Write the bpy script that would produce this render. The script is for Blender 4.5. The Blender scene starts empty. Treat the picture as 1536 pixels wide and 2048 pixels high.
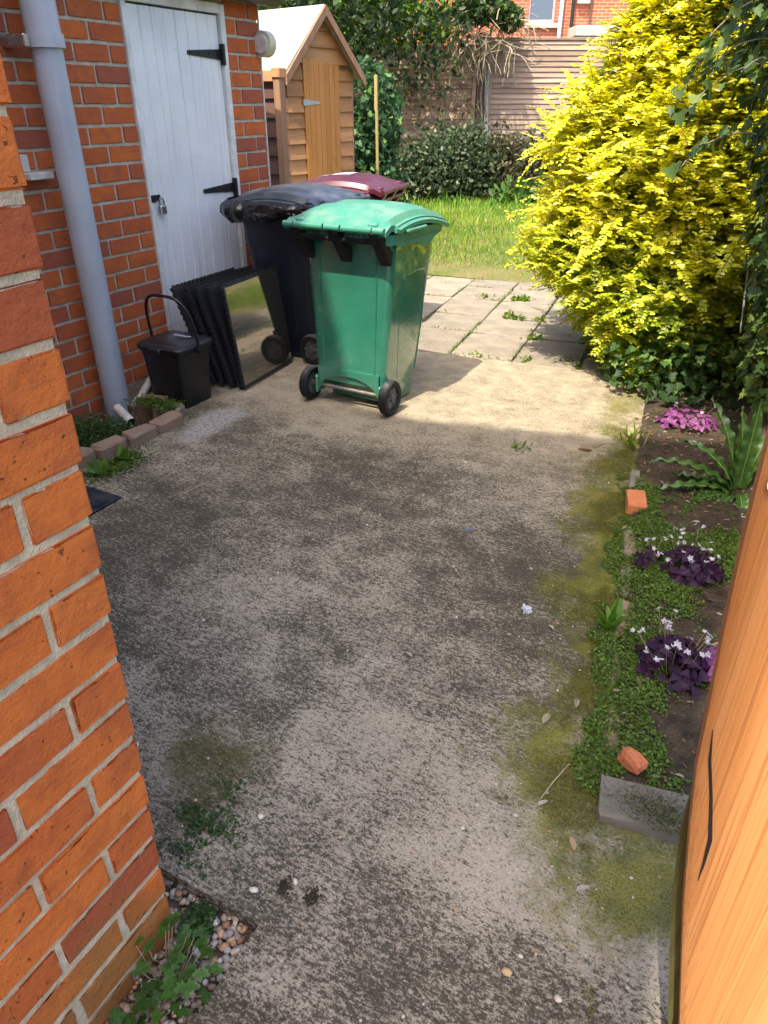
import bpy, bmesh, math, random
import numpy as np
from mathutils import Vector, Matrix

random.seed(7)
RNG = np.random.default_rng(11)
R = math.radians
sc = bpy.context.scene
col = sc.collection

# World frame: X to the right across the garden, Y along the house wall away from the gate, Z up, metres.
# ------------------------------------------------------------------ camera
cd = bpy.data.cameras.new('camera')
cam = bpy.data.objects.new('camera', cd)
col.objects.link(cam)
cam.location = (0.0, 0.0, 1.52)
cam.rotation_euler = (R(60.0), 0.0, R(28.0))
cd.sensor_fit = 'AUTO'
cd.sensor_width = 36.0
cd.lens = 36.0 * 1420 / 2048
cd.clip_start = 0.02
cd.clip_end = 400
sc.camera = cam

# ------------------------------------------------------------------ sky and sun
SUN = Vector((0.055, 0.60, -1.0)).normalized()          # the way the light travels
EL = math.asin(-SUN.z)
AZ = math.atan2(-SUN.x, -SUN.y)                          # clockwise from +Y
w = bpy.data.worlds.new('World')
sc.world = w
w.use_nodes = True
nt = w.node_tree
sky = nt.nodes.new('ShaderNodeTexSky')
sky.sky_type = 'NISHITA'
sky.sun_disc = False
sky.sun_elevation = EL
sky.sun_rotation = AZ % (2 * math.pi)
sky.air_density = 0.7
sky.dust_density = 3.5
sky.ozone_density = 1.0
bg = nt.nodes['Background']
nt.links.new(sky.outputs[0], bg.inputs[0])
bg.inputs[1].default_value = 0.15
sd = bpy.data.lights.new('sun', 'SUN')
sd.energy = 2.0
sd.angle = R(0.55)
sd.color = (1.0, 0.93, 0.80)
so = bpy.data.objects.new('sun', sd)
col.objects.link(so)
so.rotation_euler = SUN.to_track_quat('-Z', 'Y').to_euler()
so.location = (0, -6, 12)
sc.view_settings.view_transform = 'Standard'
sc.view_settings.look = 'None'
sc.view_settings.exposure = 1.92
sc.view_settings.gamma = 1.0
sc.view_settings.use_curve_mapping = False
sc.render.engine = 'CYCLES'
sc.cycles.use_denoising = True
sc.cycles.denoising_prefilter = 'NONE'
sc.cycles.use_adaptive_sampling = False
sc.cycles.max_bounces = 6
sc.cycles.sample_clamp_indirect = 4.0
sc.cycles.caustics_reflective = False
sc.cycles.caustics_refractive = False
sc.cycles.transparent_max_bounces = 8


# ------------------------------------------------------------------ node helper
class NT:
    def __init__(self, name):
        self.m = bpy.data.materials.new(name)
        self.m.use_nodes = True
        self.t = self.m.node_tree
        self.b = self.t.nodes['Principled BSDF']
        self.out = self.t.nodes['Material Output']
        self._tc = None

    def node(self, typ, **kw):
        n = self.t.nodes.new(typ)
        for k, v in kw.items():
            setattr(n, k, v)
        return n

    def put(self, sock, v):
        if v is None:
            return
        if hasattr(v, 'is_linked') or isinstance(v, bpy.types.NodeSocket):
            self.t.links.new(v, sock)
        elif isinstance(v, (tuple, list)) and len(v) == 3 and sock.type == 'RGBA':
            sock.default_value = (*v, 1)
        else:
            sock.default_value = v

    def coord(self, kind='Object'):
        if self._tc is None:
            self._tc = self.node('ShaderNodeTexCoord')
        return self._tc.outputs[kind]

    def mapping(self, scale=(1, 1, 1), loc=(0, 0, 0), vec=None):
        n = self.node('ShaderNodeMapping')
        self.put(n.inputs['Vector'], vec if vec is not None else self.coord())
        self.put(n.inputs['Scale'], scale)
        self.put(n.inputs['Location'], loc)
        return n.outputs[0]

    def noise(self, scale, detail=4, rough=.55, vec=None, dist=0.0):
        n = self.node('ShaderNodeTexNoise')
        self.put(n.inputs['Vector'], vec if vec is not None else self.coord())
        n.inputs['Scale'].default_value = scale
        n.inputs['Detail'].default_value = detail
        n.inputs['Roughness'].default_value = rough
        n.inputs['Distortion'].default_value = dist
        return n.outputs['Fac']

    def voronoi(self, scale, vec=None, feature='F1', out='Distance', rnd=1.0):
        n = self.node('ShaderNodeTexVoronoi', feature=feature)
        self.put(n.inputs['Vector'], vec if vec is not None else self.coord())
        n.inputs['Scale'].default_value = scale
        n.inputs['Randomness'].default_value = rnd
        return n.outputs[out]

    def ramp(self, fac, a, b, smooth=True):
        n = self.node('ShaderNodeMapRange', interpolation_type='SMOOTHSTEP' if smooth else 'LINEAR')
        self.put(n.inputs['Value'], fac)
        n.inputs['From Min'].default_value = a
        n.inputs['From Max'].default_value = b
        return n.outputs['Result']

    def math(self, op, a, b=None, clamp=False):
        n = self.node('ShaderNodeMath', operation=op, use_clamp=clamp)
        self.put(n.inputs[0], a)
        if b is not None:
            self.put(n.inputs[1], b)
        return n.outputs[0]

    def mix(self, fac, a, b, mode='MIX'):
        n = self.node('ShaderNodeMix', data_type='RGBA', blend_type=mode)
        self.put(n.inputs[0], fac)
        self.put(n.inputs[6], a)
        self.put(n.inputs[7], b)
        return n.outputs[2]

    def sep(self, v):
        n = self.node('ShaderNodeSeparateXYZ')
        self.put(n.inputs[0], v)
        return n.outputs

    def rnd(self):
        return self.node('ShaderNodeObjectInfo').outputs['Random']

    def attr(self, name='Col'):
        return self.node('ShaderNodeAttribute', attribute_name=name).outputs['Color']

    def hsv(self, c, h=.5, s=1.0, v=1.0):
        n = self.node('ShaderNodeHueSaturation')
        self.put(n.inputs['Hue'], h)
        self.put(n.inputs['Saturation'], s)
        self.put(n.inputs['Value'], v)
        self.put(n.inputs['Color'], c)
        return n.outputs[0]

    def bump(self, h, strength=.4, dist=.01, normal=None):
        n = self.node('ShaderNodeBump')
        n.inputs['Strength'].default_value = strength
        n.inputs['Distance'].default_value = dist
        self.put(n.inputs['Height'], h)
        if normal is not None:
            self.put(n.inputs['Normal'], normal)
        return n.outputs[0]

    def fin(self, color=None, rough=None, normal=None, metal=None, spec=None):
        self.put(self.b.inputs['Base Color'], color)
        self.put(self.b.inputs['Roughness'], rough)
        self.put(self.b.inputs['Normal'], normal)
        self.put(self.b.inputs['Metallic'], metal)
        self.put(self.b.inputs['Specular IOR Level'], spec)
        return self.m


M = {}


def noisy(name, c1, c2, scale=8, rough=.7, bump=.3, bdist=.004, bscale=None, spec=.3, rvar=.0, metal=None, stretch=(1, 1, 1)):
    n = NT(name)
    v = n.mapping(stretch)
    f = n.ramp(n.noise(scale, 5, .6, v), .3, .7)
    c = n.mix(f, c1, c2)
    if rvar:
        c = n.hsv(c, v=n.math('ADD', n.math('MULTIPLY', n.rnd(), 2 * rvar), 1 - rvar))
    nb = n.bump(n.noise(bscale or scale * 6, 4, .6, v), bump, bdist) if bump else None
    rr = n.math('ADD', n.math('MULTIPLY', f, .12), rough - .06)
    M[name] = n.fin(c, rr, nb, metal, spec)
    return M[name]


# --- concrete ---
def concrete_material():
    n = NT('stained_concrete')
    co = n.coord()
    x, y, z = n.sep(co)
    base = n.mix(n.ramp(n.noise(2.2, 4), .3, .7), (.455, .382, .265), (.34, .285, .197))
    base = n.mix(n.ramp(n.noise(150, 3, .7), .35, .72), base, (.46, .39, .30), 'MIX')
    peb = n.voronoi(150, out='Color')
    pr = n.sep(peb)[0]
    pd = n.voronoi(150)
    spot = n.math('MULTIPLY', n.ramp(pr, .91, .96), n.ramp(pd, .55, .2))
    base = n.mix(n.math('MULTIPLY', spot, .8), base, (.60, .53, .43))
    spot2 = n.math('MULTIPLY', n.ramp(pr, .20, .10), n.ramp(pd, .55, .3))
    base = n.mix(n.math('MULTIPLY', spot2, .7), base, (.15, .125, .105))
    # dark algae lodged in the brushed surface
    wob = n.node('ShaderNodeVectorMath', operation='ADD')
    nz = n.node('ShaderNodeTexNoise')
    n.put(nz.inputs['Vector'], co)
    nz.inputs['Scale'].default_value = 3.0
    sc_ = n.node('ShaderNodeVectorMath', operation='SCALE')
    n.put(sc_.inputs[0], nz.outputs['Color'])
    sc_.inputs['Scale'].default_value = .25
    n.put(wob.inputs[0], co)
    n.put(wob.inputs[1], sc_.outputs[0])
    wv = wob.outputs[0]
    streak = n.noise(1, 8, .82, n.mapping((46, 88, 40)))
    streak2 = n.noise(1, 5, .80, n.mapping((110, 170, 95)))
    st = n.math('ADD', n.math('MULTIPLY', streak, .62), n.math('MULTIPLY', streak2, .38))
    big = n.noise(1.25, 6, .62, n.mapping((1, 1.4, 1), (3.1, .4, 0), vec=wv))
    big2 = n.noise(6.5, 6, .70, n.mapping((1, 1.5, 1), (.3, 7.4, 0)))
    amt = n.math('ADD', n.math('MULTIPLY', big, .55), n.math('MULTIPLY', big2, .45))
    # less growth where feet pass near the gate and on the sunny far strip
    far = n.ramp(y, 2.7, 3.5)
    near = n.math('MULTIPLY', n.ramp(y, 1.75, 1.25), n.math('MULTIPLY', n.ramp(y, .72, 1.0), n.ramp(x, -1.0, -.70)))
    amt = n.math('SUBTRACT', amt, n.math('MULTIPLY', far, .17))
    amt = n.math('SUBTRACT', amt, n.math('MULTIPLY', near, .085))
    thr = n.math('ADD', n.math('MULTIPLY', amt, -.38), .668)
    a = n.math('SUBTRACT', st, thr)
    alg = n.ramp(a, -.018, .040)
    dens = n.math('MULTIPLY', alg, .88)
    stain = n.math('MULTIPLY', n.ramp(amt, .36, .66), .48)
    c = n.mix(stain, base, (.135, .108, .070))
    fs = n.noise(1, 4, .8, n.mapping((150, 230, 120), (5, 1, 2)))
    fine = n.math('MULTIPLY', n.ramp(n.math('ADD', fs, n.math('MULTIPLY', n.math('SUBTRACT', amt, .5), .30)), .50, .58), .70)
    c = n.mix(fine, c, (.07, .058, .040))
    c = n.mix(dens, c, n.mix(n.noise(14, 3), (.030, .027, .018), (.070, .058, .038)))
    lite = n.math('MULTIPLY', n.ramp(n.noise(1, 4, .7, n.mapping((120, 170, 100), (9, 2, 4))), .57, .65), .70)
    c = n.mix(n.math('MULTIPLY', lite, n.math('SUBTRACT', 1.0, n.math('MULTIPLY', dens, .6))), c, (.64, .545, .405))
    c = n.mix(n.math('MULTIPLY', far, .55), c, n.mix(n.ramp(n.math('ADD', n.math('MULTIPLY', n.noise(9, 5, .7), .5), n.math('MULTIPLY', n.noise(90, 4, .75), .5)), .42, .58), (.43, .345, .22), (.16, .125, .075)))  # warm sunlit tan painted into the strip beyond the shadow edge
    # pale lime wash by the drain kerb
    wx = n.math('MULTIPLY', n.math('ADD', x, 2.52), n.math('ADD', x, 2.52))
    wy = n.math('MULTIPLY', n.math('ADD', y, -2.75), n.math('ADD', y, -2.75))
    wd = n.math('SQRT', n.math('ADD', n.math('MULTIPLY', wx, 3.2), n.math('MULTIPLY', wy, .8)))
    wash = n.math('MULTIPLY', n.ramp(n.math('ADD', wd, n.math('MULTIPLY', n.noise(7, 4), .35)), .46, .28), .75)
    c = n.mix(wash, c, n.mix(n.ramp(n.noise(60, 4, .7), .45, .6), (.46, .43, .39), (.22, .20, .17)))
    # moss along the bed
    d = n.math('ADD', n.math('ADD', x, n.math('MULTIPLY', y, .157)), -.124)
    mn = n.math('ADD', n.math('MULTIPLY', n.noise(4.4, 6, .68, wv), 1.15), n.math('ADD', n.math('MULTIPLY', n.noise(30, 5, .75), .45), n.math('MULTIPLY', n.noise(140, 3, .8), .46)))
    mo = n.math('ADD', n.math('MULTIPLY', n.ramp(d, -.46, -.02), .46), mn)
    mo = n.math('SUBTRACT', mo, n.math('MULTIPLY', n.ramp(y, 1.12, .80), .42))
    mo = n.ramp(n.math('SUBTRACT', mo, n.math('MULTIPLY', n.ramp(y, 3.2, 3.7), .16)), 1.20, 1.52)
    moc = n.mix(n.ramp(n.noise(7, 4), .35, .65), (.115, .125, .014), (.24, .225, .020))
    moc = n.mix(n.ramp(n.noise(190, 3, .8), .45, .62), moc, n.mix(.75, moc, (.02, .022, .008)))
    c = n.mix(n.math('MULTIPLY', mo, .85), c, moc)
    # moss corner by the left wall foot
    lx = n.math('SUBTRACT', x, -1.02)
    ly = n.math('SUBTRACT', y, .93)
    ld = n.math('SQRT', n.math('ADD', n.math('MULTIPLY', lx, lx), n.math('MULTIPLY', ly, ly)))
    lm = n.ramp(n.math('ADD', ld, n.math('MULTIPLY', n.noise(13, 5, .7), .55)), .50, .30)
    c = n.mix(n.math('MULTIPLY', lm, .7), c, n.mix(n.noise(90, 3, .8), (.02, .022, .010), (.15, .125, .02)))
    hgt = n.math('ADD', n.math('MULTIPLY', streak, .9), n.math('ADD', n.math('MULTIPLY', n.noise(150, 3, .7), .5), n.math('MULTIPLY', pd, -.35)))
    hgt = n.math('ADD', hgt, n.math('MULTIPLY', mo, n.noise(200, 2)))
    nb = n.bump(hgt, .75, .006)
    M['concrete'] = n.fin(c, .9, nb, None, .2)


concrete_material()


def paving_material():
    n = NT('paving_stone')
    c = n.mix(n.ramp(n.noise(6, 5), .3, .7), (.33, .275, .20), (.23, .195, .145))
    c = n.hsv(c, v=n.math('ADD', n.math('MULTIPLY', n.rnd(), .3), .85))
    dirt = n.ramp(n.math('ADD', n.math('MULTIPLY', n.noise(3), .5), n.math('MULTIPLY', n.noise(40, 4, .7), .5)), .5, .62)
    c = n.mix(n.math('MULTIPLY', dirt, .55), c, (.19, .165, .12))
    c = n.mix(n.ramp(n.noise(140, 3), .6, .7), c, (.45, .41, .35))
    h = n.math('ADD', n.noise(90, 4, .7), n.math('MULTIPLY', n.noise(12), .7))
    M['paving'] = n.fin(c, .9, n.bump(h, .6, .006), None, .2)


paving_material()


def brick_material(name, c1, c2, c3, stain=.5, dark=(.10, .05, .035), green=0.0, dirt_axis=None):
    n = NT(name)
    r = n.rnd()
    off = n.node('ShaderNodeCombineXYZ')
    n.put(off.inputs[0], n.math('MULTIPLY', r, 37.0))
    n.put(off.inputs[1], n.math('MULTIPLY', r, 91.0))
    v = n.node('ShaderNodeVectorMath', operation='ADD')
    n.put(v.inputs[0], n.coord())
    n.put(v.inputs[1], off.outputs[0])
    vv = v.outputs[0]
    c = n.mix(n.ramp(r, .15, .8), c1, c2)
    r2 = n.math('FRACT', n.math('MULTIPLY', r, 17.31))
    c = n.mix(n.ramp(r2, .72, .95), c, c3)
    c = n.mix(n.math('MULTIPLY', n.ramp(n.noise(11, 6, .65, vv), .42, .66), .75), c, n.mix(.8, c, c3))
    c = n.mix(n.math('MULTIPLY', n.ramp(n.noise(1, 5, .7, n.mapping((9, 60, 60), vec=vv)), .52, .70), .35), c, n.mix(.6, c, dark))
    pits = n.math('MULTIPLY', n.ramp(n.noise(62, 3, .7, vv), .665, .71), 1.0)
    c = n.mix(n.math('MULTIPLY', pits, .8), c, dark)
    sm = n.math('MULTIPLY', n.ramp(n.noise(14, 5, .7, n.mapping((1, 1, 1), vec=vv)), .55, .75), stain)
    c = n.mix(sm, c, n.mix(.55, c, dark))
    lime = n.math('MULTIPLY', n.ramp(n.noise(55, 4, .75, vv), .66, .74), .45)
    c = n.mix(lime, c, (.52, .40, .33))
    if green:
        geo = n.node('ShaderNodeNewGeometry')
        pz = n.sep(geo.outputs['Position'])[2]
        gm = n.math('MULTIPLY', n.ramp(n.math('ADD', pz, n.math('MULTIPLY', n.noise(6, 4, .6, geo.outputs['Position']), .5)), .55, .28), green)
        c = n.mix(gm, c, (.16, .14, .045))
    h = n.math('SUBTRACT', n.math('ADD', n.math('MULTIPLY', n.noise(120, 4, .7, vv), .3), n.math('MULTIPLY', n.noise(22, 4, .6, vv), .8)), n.math('MULTIPLY', pits, .5))
    M[name] = n.fin(c, .86, n.bump(h, 1.0, .008), None, .15)


brick_material('near_brick', (.70, .195, .042), (.62, .160, .038), (.42, .105, .042), .35, green=.55)
brick_material('wall_brick', (.60, .155, .042), (.52, .125, .040), (.36, .105, .062), .45)
brick_material('kerb_brick', (.27, .225, .165), (.30, .185, .125), (.22, .20, .155), .7, dark=(.08, .075, .04))
brick_material('grey_block', (.23, .20, .155), (.20, .175, .135), (.17, .16, .12), .7, dark=(.07, .07, .035))
brick_material('bed_brick', (.62, .22, .09), (.58, .19, .08), (.55, .18, .08), .25)
noisy('mortar', (.70, .58, .39), (.50, .41, .275), 30, .92, .8, .006, 160)
noisy('wall_mortar', (.60, .54, .44), (.42, .375, .30), 18, .92, .8, .006, 140)
noisy('render_wall', (.35, .13, .07), (.30, .11, .06), 6, .9, .3)
noisy('roof_slate', (.07, .07, .075), (.10, .10, .105), 5, .7, .3)
noisy('white_frame', (.82, .82, .82), (.62, .61, .58), 9, .5, .3, .003, 60)
noisy('black_iron', (.012, .012, .013), (.02, .02, .021), 20, .45, .2)
noisy('steel', (.55, .55, .55), (.42, .42, .42), 30, .28, .1, metal=.9)
def painted(name, c1, c2, dirt, amount, rough, streak):
    n = NT(name)
    c = n.mix(n.ramp(n.noise(3, 4), .3, .7), c1, c2)
    run = n.ramp(n.noise(1, 5, .7, n.mapping(streak)), .54, .72)
    c = n.mix(n.math('MULTIPLY', run, amount), c, dirt)
    spot = n.ramp(n.noise(38, 4, .7), .69, .73)
    c = n.mix(n.math('MULTIPLY', spot, .7), c, dirt)
    z = n.sep(n.coord())[2]
    low = n.math('MULTIPLY', n.ramp(n.math('ADD', z, n.math('MULTIPLY', n.noise(9, 5, .7), .5)), .55, .25), amount)
    c = n.mix(low, c, dirt)
    M[name] = n.fin(c, rough, n.bump(n.noise(60, 3), .12, .001), None, .45)


painted('grey_pvc', (.46, .49, .56), (.38, .41, .47), (.20, .20, .19), .30, .36, (26, 26, 2.2))
painted('white_paint', (.86, .86, .86), (.76, .77, .79), (.42, .39, .34), .34, .42, (30, 30, 1.4))
noisy('white_pvc', (.72, .70, .66), (.50, .47, .42), 14, .45, .2)
noisy('cream_pvc', (.62, .60, .42), (.52, .5, .36), 10, .4, .1)
noisy('black_pvc', (.013, .013, .014), (.02, .02, .02), 10, .35, .1, spec=.5)
noisy('soil', (.040, .028, .016), (.10, .072, .043), 22, .95, 1.0, .02, 70)
noisy('garden_soil', (.10, .085, .04), (.07, .07, .028), 3, .95, .8, .02, 50)
noisy('gravel_bed', (.10, .08, .06), (.16, .13, .10), 30, .95, 1.0, .01, 120)
noisy('lawn_soil', (.14, .15, .035), (.21, .17, .07), 2.5, .95, .8, .02, 60)


def wood(name, c1, c2, c3, axis=0, rough=.62, fine=1.0, knots=True, rvar=.12, along=1.6, dist=.8):
    n = NT(name)
    r = n.rnd()
    off = n.node('ShaderNodeCombineXYZ')
    for i, k in enumerate((13.7, 29.1, 47.3)):
        n.put(off.inputs[i], n.math('MULTIPLY', r, k))
    v = n.node('ShaderNodeVectorMath', operation='ADD')
    n.put(v.inputs[0], n.coord())
    n.put(v.inputs[1], off.outputs[0])
    s = [22 * fine, 22 * fine, 22 * fine]
    s[axis] = along * fine
    mv = n.mapping(tuple(s), vec=v.outputs[0])
    g1 = n.noise(1.0, 4, .6, mv, dist)
    s2 = [130 * fine] * 3
    s2[axis] = 3.1 * along * fine
    g2 = n.noise(1.0, 3, .6, n.mapping(tuple(s2), vec=v.outputs[0]))
    c = n.mix(n.ramp(g1, .32, .68), c1, c2)
    c = n.mix(n.math('MULTIPLY', n.ramp(g2, .5, .7), .5), c, c3)
    if knots:
        s3 = [5.5 * fine] * 3
        s3[axis] = 2.2 * fine
        kv = n.voronoi(1.0, n.mapping(tuple(s3), vec=v.outputs[0]))
        c = n.mix(n.math('MULTIPLY', n.ramp(kv, .17, .07), .65), c, n.mix(.6, c3, (.05, .02, .01)))
    c = n.hsv(c, v=n.math('ADD', n.math('MULTIPLY', r, 2 * rvar), 1 - rvar))
    h = n.math('ADD', n.math('MULTIPLY', g1, .5), g2)
    M[name] = n.fin(c, rough, n.bump(h, .35, .003), None, .3)


wood('gate_wood', (.60, .27, .092), (.52, .21, .062), (.27, .085, .024), 2, .55, 2.6, False, .05, .30, .25)
wood('gate_wood_green', (.20, .20, .075), (.14, .15, .05), (.12, .07, .03), 2, .7, 1.0, False)
wood('shed_wood', (.50, .255, .10), (.40, .19, .075), (.24, .115, .055), 1, .68, .8, True, .22)
wood('shed_door_wood', (.56, .25, .065), (.49, .205, .05), (.36, .14, .035), 2, .55, .8)
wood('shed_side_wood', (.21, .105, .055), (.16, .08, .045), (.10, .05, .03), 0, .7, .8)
wood('shed_trim_wood', (.36, .20, .11), (.29, .155, .09), (.40, .29, .20), 2, .7, .8)
wood('lap_panel_wood', (.16, .085, .06), (.12, .062, .046), (.075, .04, .03), 0, .75, .8)
wood('cap_wood', (.68, .33, .16), (.6, .28, .13), (.5, .22, .1), 0, .6, .8)
wood('fence_wood', (.42, .30, .215), (.31, .21, .15), (.16, .10, .07), 0, .85, .5, True, .22)
wood('fence_wood_dark', (.46, .31, .20), (.33, .215, .14), (.15, .095, .065), 0, .85, .5, True, .25)
wood('post_wood', (.15, .10, .075), (.11, .07, .055), (.06, .04, .03), 2, .85, .5)
wood('cane_wood', (.42, .33, .12), (.35, .27, .10), (.25, .19, .07), 2, .6, 1, False)
noisy('felt', (.52, .51, .39), (.36, .37, .28), 5, .92, .5, .004, 220)
wood('bark', (.17, .105, .075), (.11, .068, .052), (.05, .035, .028), 2, .9, 1.6, False, .05)
noisy('twig_bark', (.30, .25, .19), (.20, .16, .12), 20, .9, .3)
noisy('pale_branch', (.42, .40, .34), (.30, .28, .23), 20, .9, .3)
noisy('dry_straw', (.42, .34, .22), (.27, .21, .13), 20, .9, .1)


def plastic(name, c, c2=None, rough=.38, scratch=.25, spec=.5, dust=(.5, .5, .45), dustamt=.25):
    n = NT(name)
    c2 = c2 or tuple(q * .8 for q in c)
    k = n.mix(n.ramp(n.noise(5, 5), .3, .7), c, c2)
    sv = n.mapping((34, 34, 5))
    scr = n.math('MULTIPLY', n.ramp(n.noise(1, 5, .7, sv, 1.5), .66, .73), scratch)
    k = n.mix(scr, k, tuple(min(1, q * 1.3 + .22) for q in c))
    geo = n.node('ShaderNodeNewGeometry')
    up = n.ramp(n.sep(geo.outputs['Normal'])[2], .3, .95)
    du = n.math('MULTIPLY', n.math('MULTIPLY', up, n.ramp(n.noise(7, 6, .7), .38, .72)), dustamt)
    k = n.mix(du, k, dust)
    if name == 'green_bin':
        n.b.inputs['Coat Weight'].default_value = 1.0
        n.b.inputs['Coat IOR'].default_value = 2.1
        n.b.inputs['Coat Roughness'].default_value = .10
    rr = n.math('ADD', n.math('MULTIPLY', n.noise(12, 5), .22), rough - .1)
    M[name] = n.fin(k, rr, n.bump(n.noise(250, 2), .12, .001), None, spec)


plastic('green_bin', (.030, .200, .122), (.022, .165, .098), .24, .55, dust=(.42, .42, .26), dustamt=.35)
plastic('green_lid', (.055, .26, .17), (.045, .23, .15), .42, .3, dust=(.42, .46, .33), dustamt=.38)
plastic('green_dark', (.008, .06, .035), None, .4, .1)
plastic('navy_bin', (.012, .016, .028), (.010, .013, .022), .36, .12, dust=(.2, .21, .24), dustamt=.2)
plastic('navy_lid', (.035, .045, .062), (.03, .038, .052), .34, .12, dust=(.3, .31, .34), dustamt=.35)
plastic('maroon_bin', (.085, .013, .022), (.07, .011, .018), .34, .1, dust=(.35, .2, .22), dustamt=.2)
plastic('maroon_lid', (.095, .014, .026), (.08, .012, .022), .34, .1, dust=(.3, .16, .18), dustamt=.10)
plastic('caddy_black', (.010, .010, .012), None, .36, .15, dust=(.1, .1, .11), dustamt=.3)
plastic('rubber', (.014, .014, .015), None, .65, .15, .3)
plastic('hub_grey', (.09, .09, .09), None, .45, .3)
plastic('mat_blue', (.014, .017, .03), None, .8, .1, .2)
noisy('axle_steel', (.30, .29, .26), (.2, .17, .12), 30, .5, .2, metal=.6)
noisy('sticker', (.78, .80, .84), (.40, .50, .62), 26, .4, 0)
noisy('print_white', (.62, .66, .70), (.55, .6, .65), 30, .5, 0)


def foam():
    n = NT('foam_tile')
    h = n.voronoi(55)
    M['foam'] = n.fin((.016, .017, .021), .42, n.bump(h, .35, .003), None, .5)
    n = NT('foam_face')
    h = n.math('ADD', n.math('MULTIPLY', n.noise(7, 4, .6), 1.6), n.math('MULTIPLY', n.voronoi(60), .16))
    c = n.mix(n.noise(6), (.36, .34, .31), (.25, .24, .22))
    M['foam_face'] = n.fin(c, .05, n.bump(h, .05, .004), .93, .5)


foam()


def film():
    n = NT('bag_film')
    M['bag'] = n.fin((.010, .010, .011), .22, n.bump(n.noise(26, 4, .6, dist=1.4), .45, .008), None, .6)


film()


def glass():
    n = NT('window_glass')
    M['glass'] = n.fin((.10, .13, .17), .06, None, .25, .8)


glass()


def leafmat(name, trans=.35, rough=.45, spec=.35, vein=0):
    n = NT(name)
    c = n.attr('Col')
    n.fin(c, rough, None, None, spec)
    tr = n.node('ShaderNodeBsdfTranslucent')
    n.put(tr.inputs['Color'], n.hsv(c, s=1.1, v=1.25))
    mx = n.node('ShaderNodeMixShader')
    mx.inputs[0].default_value = trans
    n.t.links.new(n.b.outputs[0], mx.inputs[1])
    n.t.links.new(tr.outputs[0], mx.inputs[2])
    n.t.links.new(mx.outputs[0], n.out.inputs[0])
    M[name] = n.m


leafmat('leaf', .35)
leafmat('leaf_gloss', .28, .48, .25)
leafmat('petal', .4, .6, .2)
leafmat('stone_mix', 0.0, .75, .3)


# ------------------------------------------------------------------ object helpers
def link(o, parent=None):
    col.objects.link(o)
    if parent is not None:
        o.parent = parent
    return o


def tag(o, label=None, cat=None, group=None, kind=None):
    if label:
        o['label'] = label
    if cat:
        o['category'] = cat
    if group:
        o['group'] = group
    if kind:
        o['kind'] = kind
    return o


def empty(name, loc=(0, 0, 0), rz=0.0, label=None, cat=None, group=None, rot=None):
    o = bpy.data.objects.new(name, None)
    o.location = loc
    o.rotation_euler = rot if rot else (0, 0, rz)
    o.empty_display_size = .1
    link(o)
    return tag(o, label, cat, group)


def obj(name, me, mat, parent=None, loc=None, rot=None, scale=None):
    o = bpy.data.objects.new(name, me)
    if mat is not None and not me.materials:
        me.materials.append(M[mat] if isinstance(mat, str) else mat)
    if loc is not None:
        o.location = loc
    if rot is not None:
        o.rotation_euler = rot
    if scale is not None:
        o.scale = scale
    return link(o, parent)


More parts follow.
